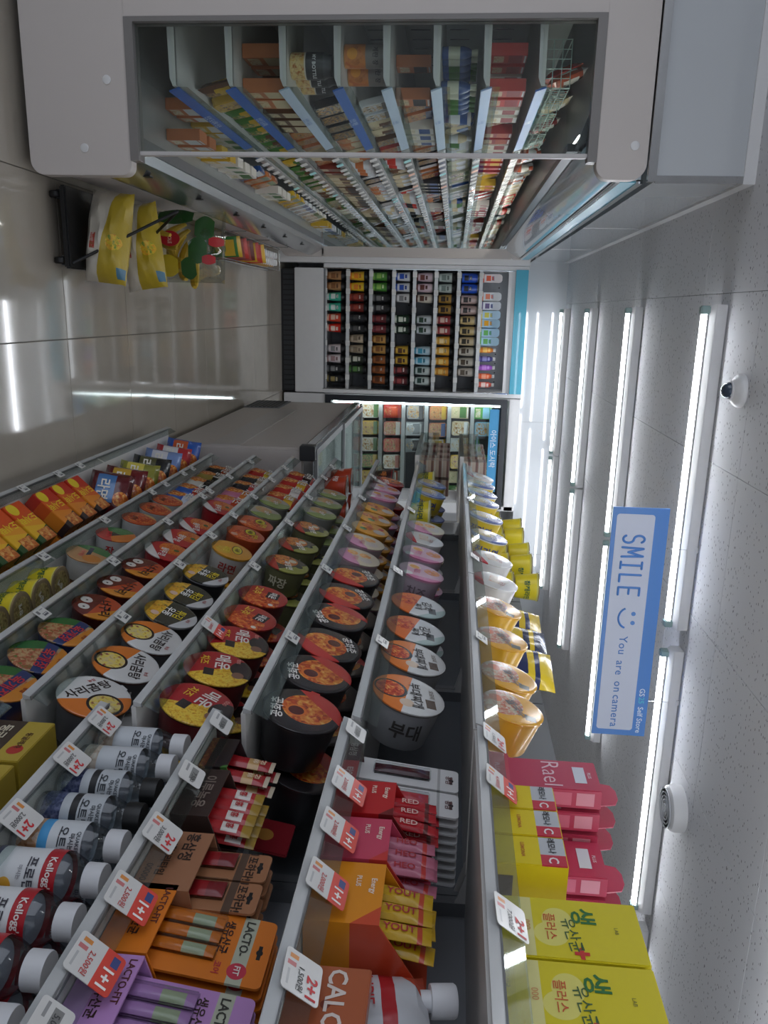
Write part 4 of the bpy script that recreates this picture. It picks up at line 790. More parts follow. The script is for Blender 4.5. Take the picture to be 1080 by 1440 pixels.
def bowl_meshes(k):
    v = VAR[k]
    if 'me' in v: return v
    r, h, tp = v['r'], v['h'], v['taper']; b = mat(v['body'], .35, var=.06, scale=30, coat=.3); rm = mat(v['rim'], .3, var=.03)
    v['me'] = MB().lathe([(r*tp*.9, 0), (r*tp*.97, .003), (r*tp, .006), (r*.955, h-.009), (r*.955, h-.007, 1), (r, h-.0065, 1), (r, h-.001, 1)], 26).mesh(v['name'], [b, rm])
    lm = layered('lid '+k, v['base'], v['layers'], unit=r, rough=.22, coat=.5)
    m = MB().lathe([(r*1.005, -.0035), (r*1.012, -.0005), (r*.985, .0006), (r*.9, .0012), (.001, .0012)], 32)
    m.prism([(r*.9, -.012), (r*1.035, -.009), (r*1.035, .009), (r*.9, .012)], 'z', .0, .0008)
    v['lid'] = m.mesh('lid', lm)
    return v
SHN = {'A': 'lowest shelf', 'B': 'second shelf up', 'C': 'third shelf up', 'D': 'fourth shelf up', 'E': 'fifth shelf up', 'G': 'sixth shelf up', 'H': 'seventh shelf up', 'I': 'top shelf'}
def make_bowl(k, M, label, group, texts=True):
    v = bowl_meshes(k)
    o = link(v['name'], v['me'], None, M); tag(o, label, 'noodle bowl' if 'bowl' in v['name'] else 'noodle cup', group)
    l = link('lid', v['lid'], o, Matrix.Translation((0, 0, v['h'])))
    if texts:
        for (t, x, y, s, c, rot) in v['texts']: lettering(t, c, s*v['r'], l, x*v['r'], y*v['r'], .0019, rot, bold=.02)
        if v['side']:
            rr = v['r']*(v['taper']+.97)/2+.0022
            if v['stand']: wrapped(v['side'][0], v['side'][1], v['r']*.42, o, rr, 0, v['h']*.5, 0)
            else: wrapped(v['side'][0], v['side'][1], v['r']*.5, o, rr, 0, v['h']*.52, 0)
    return o
# front row of each shelf, near to far: (kind, pixel of the lid centre)
ROWS = {
 'I': [('rice', 735, 1002), ('rice', 727, 957), ('rice', 712, 905), ('rice', 705, 858), ('whitel', 702, 822), ('whitel', 698, 790), ('jin', 690, 757), ('jin', 684, 730), ('jin', 682, 709), ('jin', 680, 696), ('jin', 678, 684), ('whitel', 676, 672), ('jin', 674, 662)],
 'H': [('budae', 575, 980), ('budae', 588, 928), ('kimchi', 597, 890), ('kimchi', 598, 855), ('pink', 600, 808), ('pink', 606, 783), ('whitel', 606, 762), ('cream', 607, 746), ('chamb', 612, 715), ('jin', 614, 696), ('jin', 616, 683), ('chamb', 616, 672), ('jin', 618, 662)],
 'G': [('gong', 413, 1003), ('gong', 438, 957), ('gong', 450, 918), ('gong', 472, 885), ('gong', 482, 852), ('gong', 492, 822), ('cream', 508, 786), ('cream', 514, 764), ('amber', 519, 746), ('amber', 524, 732), ('amber', 535, 718), ('pink', 537, 701), ('pink', 540, 690), ('wang', 544, 680), ('blk', 553, 668)],
 'E': [('maeun', 278, 993), ('maeun', 311, 956), ('maeun', 340, 917), ('gochu', 357, 872), ('gochu', 372, 843), ('olive', 400, 796), ('olive', 412, 770), ('olive', 434, 746), ('grn', 446, 724), ('grn', 456, 710), ('grn', 462, 698), ('oo', 482, 678), ('oo', 488, 667), ('oo', 492, 659)],
 'D': [('sari', 120, 981), ('sari', 162, 934), ('sari', 200, 896), ('udon', 236, 864), ('udon', 260, 838), ('udon', 283, 810), ('mukw', 319, 774), ('muk', 345, 752), ('muk', 353, 738), ('grn', 366, 722), ('grn', 379, 708)],
 'C': [('yuk', 5, 964), ('yuk', 52, 927), ('yuk', 78, 890), ('neo', 119, 854), ('neo', 153, 826), ('neo', 184, 800), ('wang', 222, 776), ('wang', 234, 764), ('wang', 267, 740), ('wang', 296, 714)],
 'B': [('cham', 15, 872), ('cham', 39, 850), ('cham', 60, 830), ('cham', 85, 812), ('orb', 101, 781), ('wgreen', 145, 755), ('wbowl', 174, 732), ('wbowl', 195, 717), ('wbowl', 218, 706)],
}
ENDS = {}
for s_, row in ROWS.items():
    z = FLOORS[s_]; prev = None; R4 = random.Random(zlib.crc32(s_.encode()))
    for i, (k, x, y) in enumerate(row):
        v = VAR[k]; r, h = v['r'], v['h']
        Y = onx(x, y, .775).y
        if prev is not None: Y = max(Y, prev+r*1.02+.002)
        elif Y < 1.285+r: Y = 1.285+r+.004
        if Y > 3.79-r*.5: continue
        prev = Y+r*1.02; ENDS[s_] = prev
        for rw in range(3):
            if v['stand'] and rw > 1: continue
            t = 15+R4.uniform(-2, 2)+(4 if s_ in 'CD' else 0); yj = 0
            if rw and s_ == 'H' and (Y < 1.9 or rw == 2): continue
            lab = f'{v["desc"]}, {nth(i)} on the {SHN[s_]}' if rw == 0 else f'{v["desc"]}, {["", "second", "third"][rw]} row, {nth(i)}, {SHN[s_]}'
            if v['stand']:
                M = Matrix.Translation((.742+r*1.02+rw*(2*r+.004), Y+yj*0, z)) @ Matrix.Rotation(math.radians(200+R4.uniform(-25, 35)), 4, 'Z')
            else:
                tr = math.radians(t); zc = z+max(r*1.02*math.cos(tr), h*math.sin(tr)+r*v['taper']*math.cos(tr))+.001
                xc = .748+math.sin(tr)*r+rw*(h*1.05+.014)
                if xc+h*math.cos(tr)+.01 > GB: continue
                n = Vector((-math.cos(tr), 0, math.sin(tr))); C = Vector((xc, Y+yj, zc))
                roll = R4.uniform(-14, 14)
                if s_ == 'D' and i == 0: roll = 150
                if s_ == 'G': roll = [170, 175, 0, 190, 10, 5, 0, 5, -20, 10, 0, 0, 0, 0, 0][i]
                M = to_aisle(C - n*h, t, roll, 0)
            if s_ == 'I' and rw: continue
            make_bowl(k, M, lab, f'noodle bowls on the {SHN[s_]}', texts=(rw == 0))
# second layer on the top shelf: yellow cups standing behind, bags leaning
for i in range(8):
    yy = 2.72+.13*i
    for j in range((3, 2, 3, 3, 2, 3, 3, 2)[i]):
        make_bowl('cham', Matrix.Translation((.96+.004*(i % 3), yy, FLOORS['I']+.0005+.0905*j)) @ Matrix.Rotation(math.radians(190+17*i+40*j), 4, 'Z'), f'yellow sesame noodle cup at the back of the top shelf, {nth(i)} stack, {["lowest", "middle", "upper"][j]} cup', 'yellow cups at the back of the top shelf')
def snack_bag(key, base, layers, w, h, t, M, label, group, texts=(), cat='noodle bag', name='noodle_bag'):
    k = ('bag', key, w, h, t)
    if k not in _pm: _pm[k] = pillow(w, h, t, zlib.crc32(key.encode()) % 97, 10, 10).mesh(name, layered('bag '+key, base, layers, rough=.25, bump=.25, coat=.4))
    o = link(name, _pm[k], None, M); tag(o, label, cat, group)
    for (tx, x, y, s, c, rot) in texts: lettering(tx, c, s, o, x, y, t/2+.004, rot, bold=.02)
    return o
for i, (yy, c, c2, nm) in enumerate(((2.37, '#d8b92c', '#26305a', 'yellow'), (2.22, '#232c4a', '#d8b92c', 'navy blue'), (2.06, '#dcc02c', '#26305a', 'bright yellow'))):
    snack_bag('top'+str(i), c, [('rect', -.05, .05, -.02, .04, c2), ('rect', -.2, .2, .06, .075, c2)], .16, .24, .06, to_aisle((.965, yy, FLOORS['I']+.125), 10, 0, 15), f'{nm} snack bag leaning at the back of the top shelf', 'snack bags on the top shelf', cat='snack bag', name='snack_bag')
# multi-pack bags at the far ends of the lower shelves: shelf, Y, colours, width
BG = [('D', 3.06, '#a8321f', '#e0b43a', 'red and yellow', '라면'), ('D', 3.2, '#b8281f', '#e0d8d0', 'red and white', '라면'), ('D', 3.34, '#c22a20', '#e8b83a', 'scarlet', '매운'), ('D', 3.48, '#a82024', '#3a1a1a', 'deep red', '라면'), ('D', 3.64, '#8a1c22', '#2a1a1a', 'wine red', '진라면'),
 ('C', 2.96, '#c87a94', '#c2401f', 'pink', '치즈'), ('C', 3.1, '#c4748e', '#d9803a', 'rose pink', '치즈'), ('C', 3.26, '#2a2226', '#c8484a', 'black and red', '짜장'), ('C', 3.42, '#2c2c2e', '#b8a890', 'black and cream', '우동'), ('C', 3.58, '#b8281f', '#e0c03a', 'red', '라면'),
 ('B', 2.98, '#3f5fa8', '#cfd6e4', 'blue and white', '국수'), ('B', 3.12, '#2f5cb0', '#d0523a', 'bright blue', '도시락'), ('B', 3.28, '#cfcac0', '#2a2a2c', 'white and black', '라면'), ('B', 3.42, '#9a8434', '#2a2a22', 'gold', '참깨'), ('B', 3.6, '#26221f', '#b8502c', 'black', '공화춘')]
for i, (s_, yy, c, c2, nm, tx) in enumerate(BG):
    j = sum(1 for q in BG[:i] if q[0] == s_); yy = max(yy, ENDS[s_]+.073); ENDS[s_] = yy+.071
    if yy > 3.77: continue
    snack_bag(f'multi{i}', c, [('circle', -.02, -.03, .045, RAMEN), ('rect', -.06, .06, .01, .05, c2)], .135, .15, .055, to_aisle((.80, yy, FLOORS[s_]+.078), 16, 0, 4), f'{nm} noodle bag, {nth(j)} of the bags on the {SHN[s_]}', 'noodle bags on the right-hand shelves', [(tx, 0, .03, .045, '#e8e4da' if cname(c) not in ('white', 'cream') else '#26201c', 0)])
# lowest shelf: lunch-box noodle cartons and thick bags
def carton(name, w, h, d, mats, M, label, cat, group=None, texts=(), bevel=.0015):
    k = ('carton', name, w, h, d, mats.name if hasattr(mats, 'name') else str(mats))
    if k not in _pm: _pm[k] = MB().box(-w/2, w/2, 0, h, -d, 0).mesh(name, mats, bevel)
    o = link(name, _pm[k], None, M); tag(o, label, cat, group)
    for (tx, x, y, s, c, rot, *rest) in texts: lettering(tx, c, s, o, x, y, .0007, rot, bold=rest[0] if rest else .02)
    return o
def tx(words, x, y, s, c, rot=0, bold=.02): return (words, x, y, s, c, rot, bold)
DOS_R = layered('lunch red', '#b8301f', [('half', .25, 1, .05, '#cf5a24'), ('half', .25, 1, .095, '#d9842a'), ('half', -.3, 1, .128, '#33282a'), ('rect', -.045, .02, .12, .165, FOOD('#8a3a1a', '#c26a2c', '#d9b06a', scale=70)), ('circle', .02, .022, .024, '#dcc02c')])
DOS_G = layered('lunch green', '#cf4f22', [('half', .25, 1, .07, '#df962c'), ('half', .25, 1, .1, '#dfae2c'), ('half', -.3, 1, .128, '#2f4f2c'), ('rect', -.045, .02, .12, .165, FOOD('#8a3a1a', '#c26a2c', '#d9b06a', scale=70)), ('circle', .02, .022, .024, '#dcc02c')])
for lay in (0, 1):
    for i in range(7):
        g = i < 4; yy = 1.97+.112*i if i < 4 else 2.49+.112*(i-4)
        M = to_aisle((.622+.085*lay, yy, FLOORS['A']+.036), 42, 0, 0)
        carton('noodle_carton', .1, .165, .05, DOS_G if g else DOS_R, M, f'{"orange and green" if g else "red and orange"} lunch-box noodle carton, {nth(i)}, {["front", "second"][lay]} row of the lowest shelf', 'noodle carton', 'lunch-box noodle cartons', [tx('도시락', 0, .07, .034, '#e0c42c')] if lay == 0 else ())
for i, (c, c2, nm, w) in enumerate((('#5a1a1e', '#4a7ab0', 'dark red', .19), ('#6a1c20', '#c8a03a', 'maroon', .17), ('#8a8a34', '#d8c85a', 'gold-green', .16), ('#1f1f22', '#5a5a3a', 'black', .16), ('#7a94c8', '#d8d8e0', 'pale blue', .17), ('#b8343a', '#e0e0e0', 'red and white', .16), ('#2a5cb8', '#d0623a', 'bright blue', .18))):
    snack_bag(f'low{i}', c, [('rect', -.07, .05, -.05, .02, c2), ('circle', .03, .05, .03, RAMEN)], w, .165, .085, Matrix.Translation((.725, 2.9+.142*i, FLOORS['A']+.092)) @ Matrix.Rotation(math.radians(52), 4, 'Z') @ frame((0, -1, 0), (.3, 0, .954), (-.954, 0, .3), (0, 0, 0)), f'{nm} thick multi-pack noodle bag, {nth(i)} bag on the lowest shelf', 'thick noodle bags on the lowest shelf', [('라면', 0, -.02, .05, '#e4e0d4', 0)])

# ------------------------------------------------------------------ small shelves over the freezer
ec = empty('end_rack', (.9, 4.2, 0), 'pale end rack with two small shelves beyond the noodle bays', 'shelving')
for z in (1.40, 1.625):
    part('shelf', MB().box(.70, 1.1, 3.88, 4.62, z-.02, z), SHW, ec, 0, Matrix.Translation((-.9, -4.2, 0))); part('clear_lip', MB().box(.695, .70, 3.88, 4.62, z-.02, z+.09), LIP, ec, 0, Matrix.Translation((-.9, -4.2, 0)))
part('post', MB().box(1.04, 1.1, 3.86, 3.9, .87, 1.75), WHITE, ec, 0, Matrix.Translation((-.9, -4.2, 0))); part('post', MB().box(1.04, 1.1, 4.58, 4.62, .88, 1.75), WHITE, ec, 0, Matrix.Translation((-.9, -4.2, 0)))
SNK = layered('ham packs', '#b8a898', [('rect', -.1, .1, .022, .034, '#7a5a54'), ('circle', 0, .012, .014, FOOD('#8a4a44', '#c2a090', '#d8ccc0', scale=80)), ('rect', -.1, .1, .0, .004, '#d8d4cc')])
for zi, z in enumerate((1.40, 1.625)):
    for cx in range(2):
        for cy in range(4):
            for st in range(4 if zi == 0 else 3):
                carton('snack_carton', .085, .038, .085, SNK, to_aisle((.735+.1*cx, 3.97+.16*cy, z+.0005+.039*st), 0), f'small beige snack carton, {["seventh-level", "top-level"][zi]} end rack, {["aisle", "inner"][cx]} column, {nth(cy)} stack, level {["one", "two", "three", "four"][st]}', 'snack carton', 'snack cartons on the end rack')

# ------------------------------------------------------------------ nearest bay, tier by tier
# tea cartons
TEA = layered('tea box', '#b8a03a', [('rect', -.2, .2, -.01, .03, FOOD('#5a3a1c', '#8a5a24', '#b8863a', scale=40)), ('rect', -.2, .2, .03, .085, '#3a2c24'), ('circle', .03, .11, .014, '#b8342c')])
for i in range(2): carton('tea_carton', .13, .135, .085, TEA, to_aisle((.757, 1.19-.14*i, NEARF[2]+.001), 0), f'yellow and brown roasted tea carton, {["far", "near"][i]} one under the bottle shelf', 'tea carton', 'tea cartons', [tx('둥굴레차', 0, .057, .026, '#d8d0b8'), tx('둥굴레차', 0, .11, .014, '#5a3a24')])
for i in range(1): carton('tea_carton', .13, .06, .085, layered('tea box low', '#c9a84a', [('rect', -.2, .2, .0, .03, '#8a5a2c')]), to_aisle((.757, .9-.14*i, NEARF[2]+.001), 0), 'low tan tea carton beside the yellow tea cartons', 'tea carton', 'tea cartons')
# bottles
PET = clear('#e6eaec', .1, 'clear bottle', .05)
def drink_bottle(kind, x, y, z, yaw, label):
    o = empty('drink_bottle', (x, y, z), label, 'bottle', 'breakfast drink bottles', Matrix.Translation((x, y, z)) @ Matrix.Rotation(yaw, 4, 'Z'))
    rr = .031 if kind != 'k' else .036
    if ('bt', kind) not in _pm:
        POW = mat('#a9adb8', .6, var=.1, scale=60)
        _pm['bt', kind] = (MB().lathe([(rr*.86, 0), (rr*.98, .004), (rr, .012), (rr*.97, .05), (rr, .1), (rr*.97, .118), (rr*.72, .136), (.019, .142), (.019, .148)], 24, close=False).mesh('bottle_body', PET),
            MB().lathe([(rr*.8, .004), (rr*.93, .012), (rr*.93, .1), (rr*.86, .107), (rr*.5, .11)], 20).mesh('contents', POW),
            MB().lathe([(.0215, .143), (.0235, .1432), (.0235, .166), (.0225, .169), (.001, .1695)], 28).mesh('cap', mat('#dedfe2' if kind != 'b' else '#17181a', .45, var=.03)),
            MB().lathe([(rr+.0006, .014), (rr*.975+.0006, .05), (rr+.0006, .1), (rr*.985+.0006, .112)], 28, close=False).mesh('label', {'q': layered('oat label', '#c6cbd0', [('rect', -.05, .05, .014, .04, FOOD('#8a6a54', '#c8b8a8', '#d8d4cc', scale=50))], axes='xz'), 'b': layered('berry label', '#b9bfc4', [('rect', -.05, .05, .014, .045, FOOD('#1f2438', '#3a4468', '#6a7090', scale=110)), ('rect', -.05, .05, .06, .072, '#26282c')], axes='xz'), 'w': layered('almond label', '#cdd2d6', [('rect', -.05, .05, .014, .045, FOOD('#7a4a2c', '#c89a74', '#d8d4cc', scale=60)), ('rect', -.05, .05, .045, .06, '#4a9ad0')], axes='xz'), 'k': layered('cereal label', '#d6d8da', [('rect', -.05, .05, .09, .2, '#b0202c'), ('circle', -.01, .04, .01, '#d9a43a'), ('circle', .008, .05, .008, '#d9a43a'), ('rect', -.05, .05, .0, .022, '#26305c')], axes='xz')}[kind]))
    a, b, c, d = _pm['bt', kind]
    link('bottle_body', a, o); link('contents', b, o); link('cap', c, o); l = link('label', d, o)
    if kind == 'k':
        wrapped("Kellogg's", '#e8e0dc', .014, l, rr+.0018, -math.pi*.75, .101, 0); wrapped('프로틴', '#3a3a44', .017, l, rr+.0018, -math.pi*.75, .075, 0); wrapped('마시는', '#8a8a90', .007, l, rr+.0018, -math.pi*.75, .06, 0)
    else:
        wrapped('오트밀', '#2a3038', .017, l, rr+.0018, -math.pi*.72, .082, 0); wrapped('마시는', '#3a4048', .009, l, rr+.0018, -math.pi*.72, .097, 0); wrapped('QUAKER', '#4a5058', .008, l, rr+.0018, -math.pi*.72, .106, 0)
    for q in range(0): pass
    return o
BOT = [('q', 259, 1058, 'white-capped oat drink bottle at the far end of the bottle shelf'), ('q', 238, 1087, 'white-capped oat drink bottle next to the black-capped pair'), ('b', 218, 1122, 'black-capped blueberry oat drink bottle, farther of the two'), ('b', 196, 1148, 'black-capped oat drink bottle, nearer of the two'), ('w', 171, 1197, 'white-capped oat drink bottle with bright blue label patch'), ('k', 142, 1230, 'red-banded cereal drink bottle, farthest of the four'), ('k', 111, 1273, 'red-banded cereal drink bottle, second of the four'), ('k', 75, 1343, 'red-banded cereal drink bottle, third of the four'), ('k', 31, 1409, 'red-banded cereal drink bottle nearest the viewer')]
prev = 9
for i, (kd, x, y, lab) in enumerate(BOT):
    rr = .031 if kd != 'k' else .036
    Y = min(onx(x, y, .795).y, prev-rr-.003); prev = Y-rr-.003
    drink_bottle(kd, .785, Y, NEARF[3], 0, lab)
    drink_bottle(kd, .87, Y+.005, NEARF[3], .4, lab.split(' bottle')[0] + f' bottle in the second row, {["ninth", "eighth", "seventh", "sixth", "fifth", "fourth", "third", "second", "first"][i]} from the near end')
# --- sachet tier (n4)
Z4 = NEARF[4]
def Yp(x, y, X=.77): return onx(x, y, X).y
def tray_box(name, w, hf, hb, d, mats, M, label, cat, group=None, texts=(), t=.0025):
    """display tray: low front, sides rising to a tall back; open on top"""
    o = empty(name, label=label, cat=cat, group=group, M=M)
    f = part('front', MB().box(-w/2, w/2, 0, hf, -t, 0), mats, o, 0)
    part('back', MB().box(-w/2, w/2, 0, hb, -d, -d+t), mats, o); part('tray_floor', MB().box(-w/2+t, w/2-t, 0, t, -d+t, -t), mats, o)
    for s_ in (-1, 1):
        x0 = s_*w/2; part('side', MB().prism([(0, -t), (hf, -t), (hb, -d+t), (0, -d+t)], 'x', min(x0, x0-s_*t), max(x0, x0-s_*t)), mats, o)
    for (q, x, y, s_, c, rot, bd) in texts: lettering(q, c, s_, f, x, y, .0007, rot, bold=bd)
    return o
def sachet(key, w, h, t, base, layers, M, label, group, texts=(), cat='sachet'):
    k = ('sachet', key)
    if k not in _pm: _pm[k] = pillow(w, h, t, zlib.crc32(key.encode()) % 91, 6, 10).mesh('sachet', layered('sachet '+key, base, layers, rough=.25, bump=.15))
    o = link('sachet', _pm[k], None, M); tag(o, label, cat, group)
    for (q, x, y, s_, c, rot, bd) in texts: lettering(q, c, s_, o, x, y, t/2+.002, rot, bold=bd)
    return o
BLKBOX = layered('black ginseng box', '#2b2224', [('rect', -.1, .1, .0, .012, FOOD('#2b2224', '#8a3a2c', '#b8863a', scale=120)), ('circle', .05, .05, .012, '#4a7a3a')])
def along(a, b): return (a+b)/2, abs(a-b)
yc, wd = along(1.262, Yp(290, 1080)); 
tray_box('display_tray', wd-.006, .05, .085, .1, BLKBOX, to_aisle((.768, yc, Z4+.001)), 'black display tray with red sachets at the far end of the sachet shelf', 'display tray', 'display trays')
for i in range(4): sachet('redgin', .032, .115, .012, '#a8242a', [('rect', -.1, .1, .01, .03, '#c8a06a'), ('rect', -.1, .1, .05, .06, '#d8c8b0')], to_aisle((.80+.02*(i//2), yc+(.022 if i % 2 else -.022), Z4+.062+.008*(i//2)), 8), f'red sachet in the black display tray, {["front near", "front far", "rear near", "rear far"][i]}', 'red sachets', [tx('홍삼', 0, .03, .014, '#e0c8a8', 90)])
yc, wd = along(Yp(285, 1082), Yp(250, 1150))
BRN = mat('#3a2a26', .45, var=.08, scale=20)
tray_box('display_tray', wd-.006, .06, .09, .1, BRN, to_aisle((.766, yc, Z4+.001)), 'dark brown display tray of gold and red sachets', 'display tray', 'display trays', [tx('이루녹용', .0, .035, .024, '#8a7a70')])
for i in range(8): sachet('goldgin', .026, .12, .011, '#a8862e', [('rect', -.1, .1, -.02, .045, '#b0282c'), ('rect', -.01, .01, .012, .038, '#dcd4cc')], to_aisle((.798+.02*(i//4), yc-.042+.028*(i % 4), Z4+.064+.006*(i//4)), 8, 0, 5), f'gold and red sachet in the dark brown tray, {["front", "back"][i//4]} row, {nth(i % 4)}', 'gold and red sachets', [tx('홍', 0, .025, .014, '#b0282c')])
carton('gift_card', .09, .15, .006, layered('red card', '#8a1c26', [('circle', 0, .1, .016, '#b8803a')]), to_aisle((.93, Yp(418, 1165, .93), Z4+.001), 10), 'red plastic gift card standing behind the sachet trays', 'gift card', None, [tx('이루녹용', 0, .06, .018, '#b8803a')], bevel=.002)
# everytime cards in a kraft tray
KR = mat('#9a6a4c', .5, var=.06, scale=14)
yc, wd = along(Yp(240, 1172)+.004, Yp(205, 1252)+.002)
tray_box('display_tray', wd, .082, .10, .11, KR, to_aisle((.768, yc, Z4+.001)), 'kraft brown display tray with red ginseng cards', 'display tray', 'display trays', [tx('홍삼정', -.028, .055, .022, '#33241e'), tx('에브리타임', .0, .03, .015, '#33241e'), tx('00000', .03, .012, .014, '#5a4034')])
def blister(name, w, h, base, layers, M, label, cat, group, sticks, texts):
    o = empty(name, label=label, cat=cat, group=group, M=M); key = label.split(',')[0]
    mm = MB(); mm.prism([(a, b+h/2) for a, b in rounded(w, h, .008, 4)], 'z', -.0035, 0)
    bd = part('card', mm, layered('card '+base+str(len(layers))+cat, base, layers, rough=.4), o)
    part('hang_hole', MB().box(-.011, .011, h-.016, h-.011, 0, .0004).lathe([(.0045, 0), (.0045, .0005)], 12, 0, Matrix.Translation((0, h-.0135, 0))), BLACK, o)
    for (x, y0, y1, wdt, c, c2) in sticks:
        s = part('stick', pillow(wdt, y1-y0, .009, 5, 6, 8), layered('stick '+c+c2, c, [('rect', -1, 1, .0, .03, c2)], rough=.25), o, 0, Matrix.Translation((x, (y0+y1)/2, .005)))
        part('blister_cover', MB().box(x-wdt/2-.002, x+wdt/2+.002, y0-.002, y1+.002, .0, .0115), clear('#f2f4f4', .04), o, .002)
    for (q, x, y, s_, c, rot, b) in texts: lettering(q, c, s_, bd, x, y, .0008, rot, bold=b)
    return o
for c_ in range(2):
    for d_ in range(3):
        blister('ginseng_card', .057, .165, '#a5714e', [('rect', -.03, .03, .118, .13, '#5a4436')], to_aisle((.795+.024*d_, yc+.0305-.061*c_, Z4+.008), 1), f'kraft ginseng stick card in the brown tray, {["far", "near"][c_]} column, {["front", "second", "third", "rear"][d_]}', 'stick card', 'ginseng stick cards', [(-.006, .065, .115, .03, '#a8242a', '#8a2026')] if d_ == 0 else [], [tx('1포하라!', .0, .138, .017, '#33241e')] if d_ == 0 else [])
# probiotic packs
def lacto(yc, col, dark, pale, word, label, n):
    tray_box('display_tray', .118, .066, .09, .09, mat(col, .4, var=.03), to_aisle((.768, yc, Z4+.001)), f'{label} display tray of probiotic stick packs', 'display tray', 'display trays', [tx('LACTO-FIT', -.02, .056, .013, '#5a2a2a'), tx('생유산균', .005, .036, .015, '#3a2420'), tx('No.1', -.03, .018, .012, '#2a2020')])
    for d_ in range(n):
        blister('probiotic_pack', .108, .203, col, [('rect', -.1, .1, .158, .178, '#b4b8a4'), ('circle', .034, .168, .0125, '#c2344a')], to_aisle((.785+.017*d_, yc, Z4+.005), 8), f'{label} probiotic stick pack, {["front", "second", "third", "rear"][d_]} in its tray', 'stick pack', 'probiotic stick packs', [(-.03+.024*q, .05, .135, .017, col, '#a9b494') for q in range(3)] if d_ == 0 else [], [tx('LACTO-', -.018, .168, .016, '#3a3a34'), tx('FIT', .034, .168, .011, '#e6e2dc'), tx('생유산균', -.015, .142, .015, '#3a2420'), tx(word, .034, .142, .011, '#b8303c')] if d_ == 0 else [])
lacto(.824, '#d9781f', '#a8541a', '#b4b8a4', '코어', 'orange', 4)
lacto(.702, '#b98ac4', '#8a5a98', '#b4b8a4', '뷰티', 'lilac', 4)
tray_box('display_tray', .11, .06, .09, .09, BLACK, to_aisle((.768, .583, Z4+.001)), 'plain black display tray at the near edge of the sachet shelf', 'display tray', 'display trays')
# --- n5: white cards, colour trays, gel pouch
Z5 = NEARF[5]
yc, wd = along(1.272, Yp(485, 1090)-.012)
tray_box('display_tray', wd-.004, .03, .05, .2, layered('maroon tray', '#4a1a24', [('half', 1, 0, .0, '#b8303a')]), to_aisle((.768, yc, Z5+.001)), 'maroon and red low tray of white stick cards', 'display tray', 'display trays', [tx('홍삼정', -.036, .016, .016, '#d8ccc8'), tx('타임', .035, .016, .016, '#e8dcd8')])
for c_ in range(2):
    for d_ in range(3 if c_ == 0 else 9):
        blister('stick_card', .066, .203, '#d2d2d2', [('rect', -.04, .04, .165, .17, '#a8a8a8')], to_aisle((.80+.0165*d_, yc+.036-.073*c_, Z5+.005), 6), f'white hanging stick card, {["far", "near"][c_]} column, {"front" if d_ == 0 else ORD[d_]+" from front"}', 'stick card', 'white stick cards', [(0, .05, .15, .024, '#4a1a24' if c_ == 0 else '#c8404a', '#4a1a24' if c_ == 0 else '#c8404a')] if d_ == 0 else [], [tx('홍삼', .0, .186, .014, '#6a4a4a')] if d_ == 0 else [])
def colour_tray(y0, y1, c, c2, name, sc, words, n, key):
    yc, wd = along(y0, y1)
    tray_box('display_tray', wd-.004, .1, .164, .11, layered('tri '+key, c, [('half', .75, .66, .084, c2), ('circle', -.02, .02, .006, '#2f5a2c')]), to_aisle((.768, yc, Z5+.001)), f'{name} display tray with a diagonal panel on the upper stick shelf', 'display tray', 'display trays', [tx('Energy', -.012, .085, .011, '#e8d8c8'), tx('PLUS', -.02, .065, .01, '#e8d8c8')])
    for i in range(n): sachet(key, min(.034, wd/4), .15, .014, sc, [('rect', -1, 1, .055, .062, c2)], to_aisle((.795+.024*(i//3), yc+(i % 3-1)*wd*.28, Z5+.095+.005*(i//3)), 8, rnd.uniform(-4, 4)), f'{name} stick sachet in its display tray, {["front", "rear"][i//3]} row, {nth(i % 3)}', f'{name} sachets', [tx(words, 0, .03, .016, '#a8242c' if key != 'red' else '#e0b0a8', 90)])
colour_tray(Yp(470, 1095), Yp(460, 1142), '#b81f22', '#6a1c1c', 'red', '#b8202a', 'RED', 6, 'red')
colour_tray(Yp(455, 1146), Yp(440, 1205), '#c2445e', '#c23a34', 'pink', '#b8687e', 'HEO', 6, 'pink')
colour_tray(Yp(440, 1208), Yp(425, 1296), '#d98a1c', '#c2482a', 'amber', '#c8a01f', 'YOUT', 6, 'amber')
y1 = Yp(415, 1352)
carton('diet_carton', .15, .098, .032, layered('calo', '#a85a38', [('circle', .05, .03, .012, '#6a2a1c'), ('circle', -.02, .05, .006, '#7a3422')]), to_aisle((.768, y1-.078, Z5+.001)), 'rust orange carton in front of the spouted pouch', 'carton', None, [tx('CALOBYE', .0, .06, .032, '#d8ccc4')])
pc = empty('spout_pouch', label='white and red pouch with white screw spout', cat='pouch', M=to_aisle((.842, .765, Z5+.013), 4, 10) @ Matrix.Scale(1.08, 4))
part('pouch_body', pillow(.105, .145, .05, 12, 10, 10), layered('pouch', '#c6c8cc', [('rect', -1, 1, .015, .032, '#b0242a'), ('half', -.6, .7, .055, '#c8543c'), ('rect', -.04, .02, -.06, -.03, '#3a3a3c')], rough=.25, bump=.2), pc, 0, Matrix.Translation((0, .075, 0)))
part('spout', MB().lathe([(.012, .155), (.012, .17), (.019, .17), (.019, .2), (.017, .203)], 22, 0, Matrix.Rotation(-math.pi/2, 4, 'X') @ Matrix.Rotation(math.pi, 4, 'X') @ Matrix.Diagonal((1, 1, 1, 1))) if False else MB().lathe([(.012, .0), (.012, .012), (.0185, .012), (.019, .016), (.019, .04), (.017, .043)], 22, 0, Matrix.Translation((-.02, .14, 0)) @ Matrix.Rotation(-math.pi/2, 4, 'X')), mat('#dcdde0', .4), pc)
lettering('LIPIE', '#b0242a', .02, pc, -.01, .075, .028); lettering('1500', '#3a3a3c', .016, pc, .0, .045, .026)
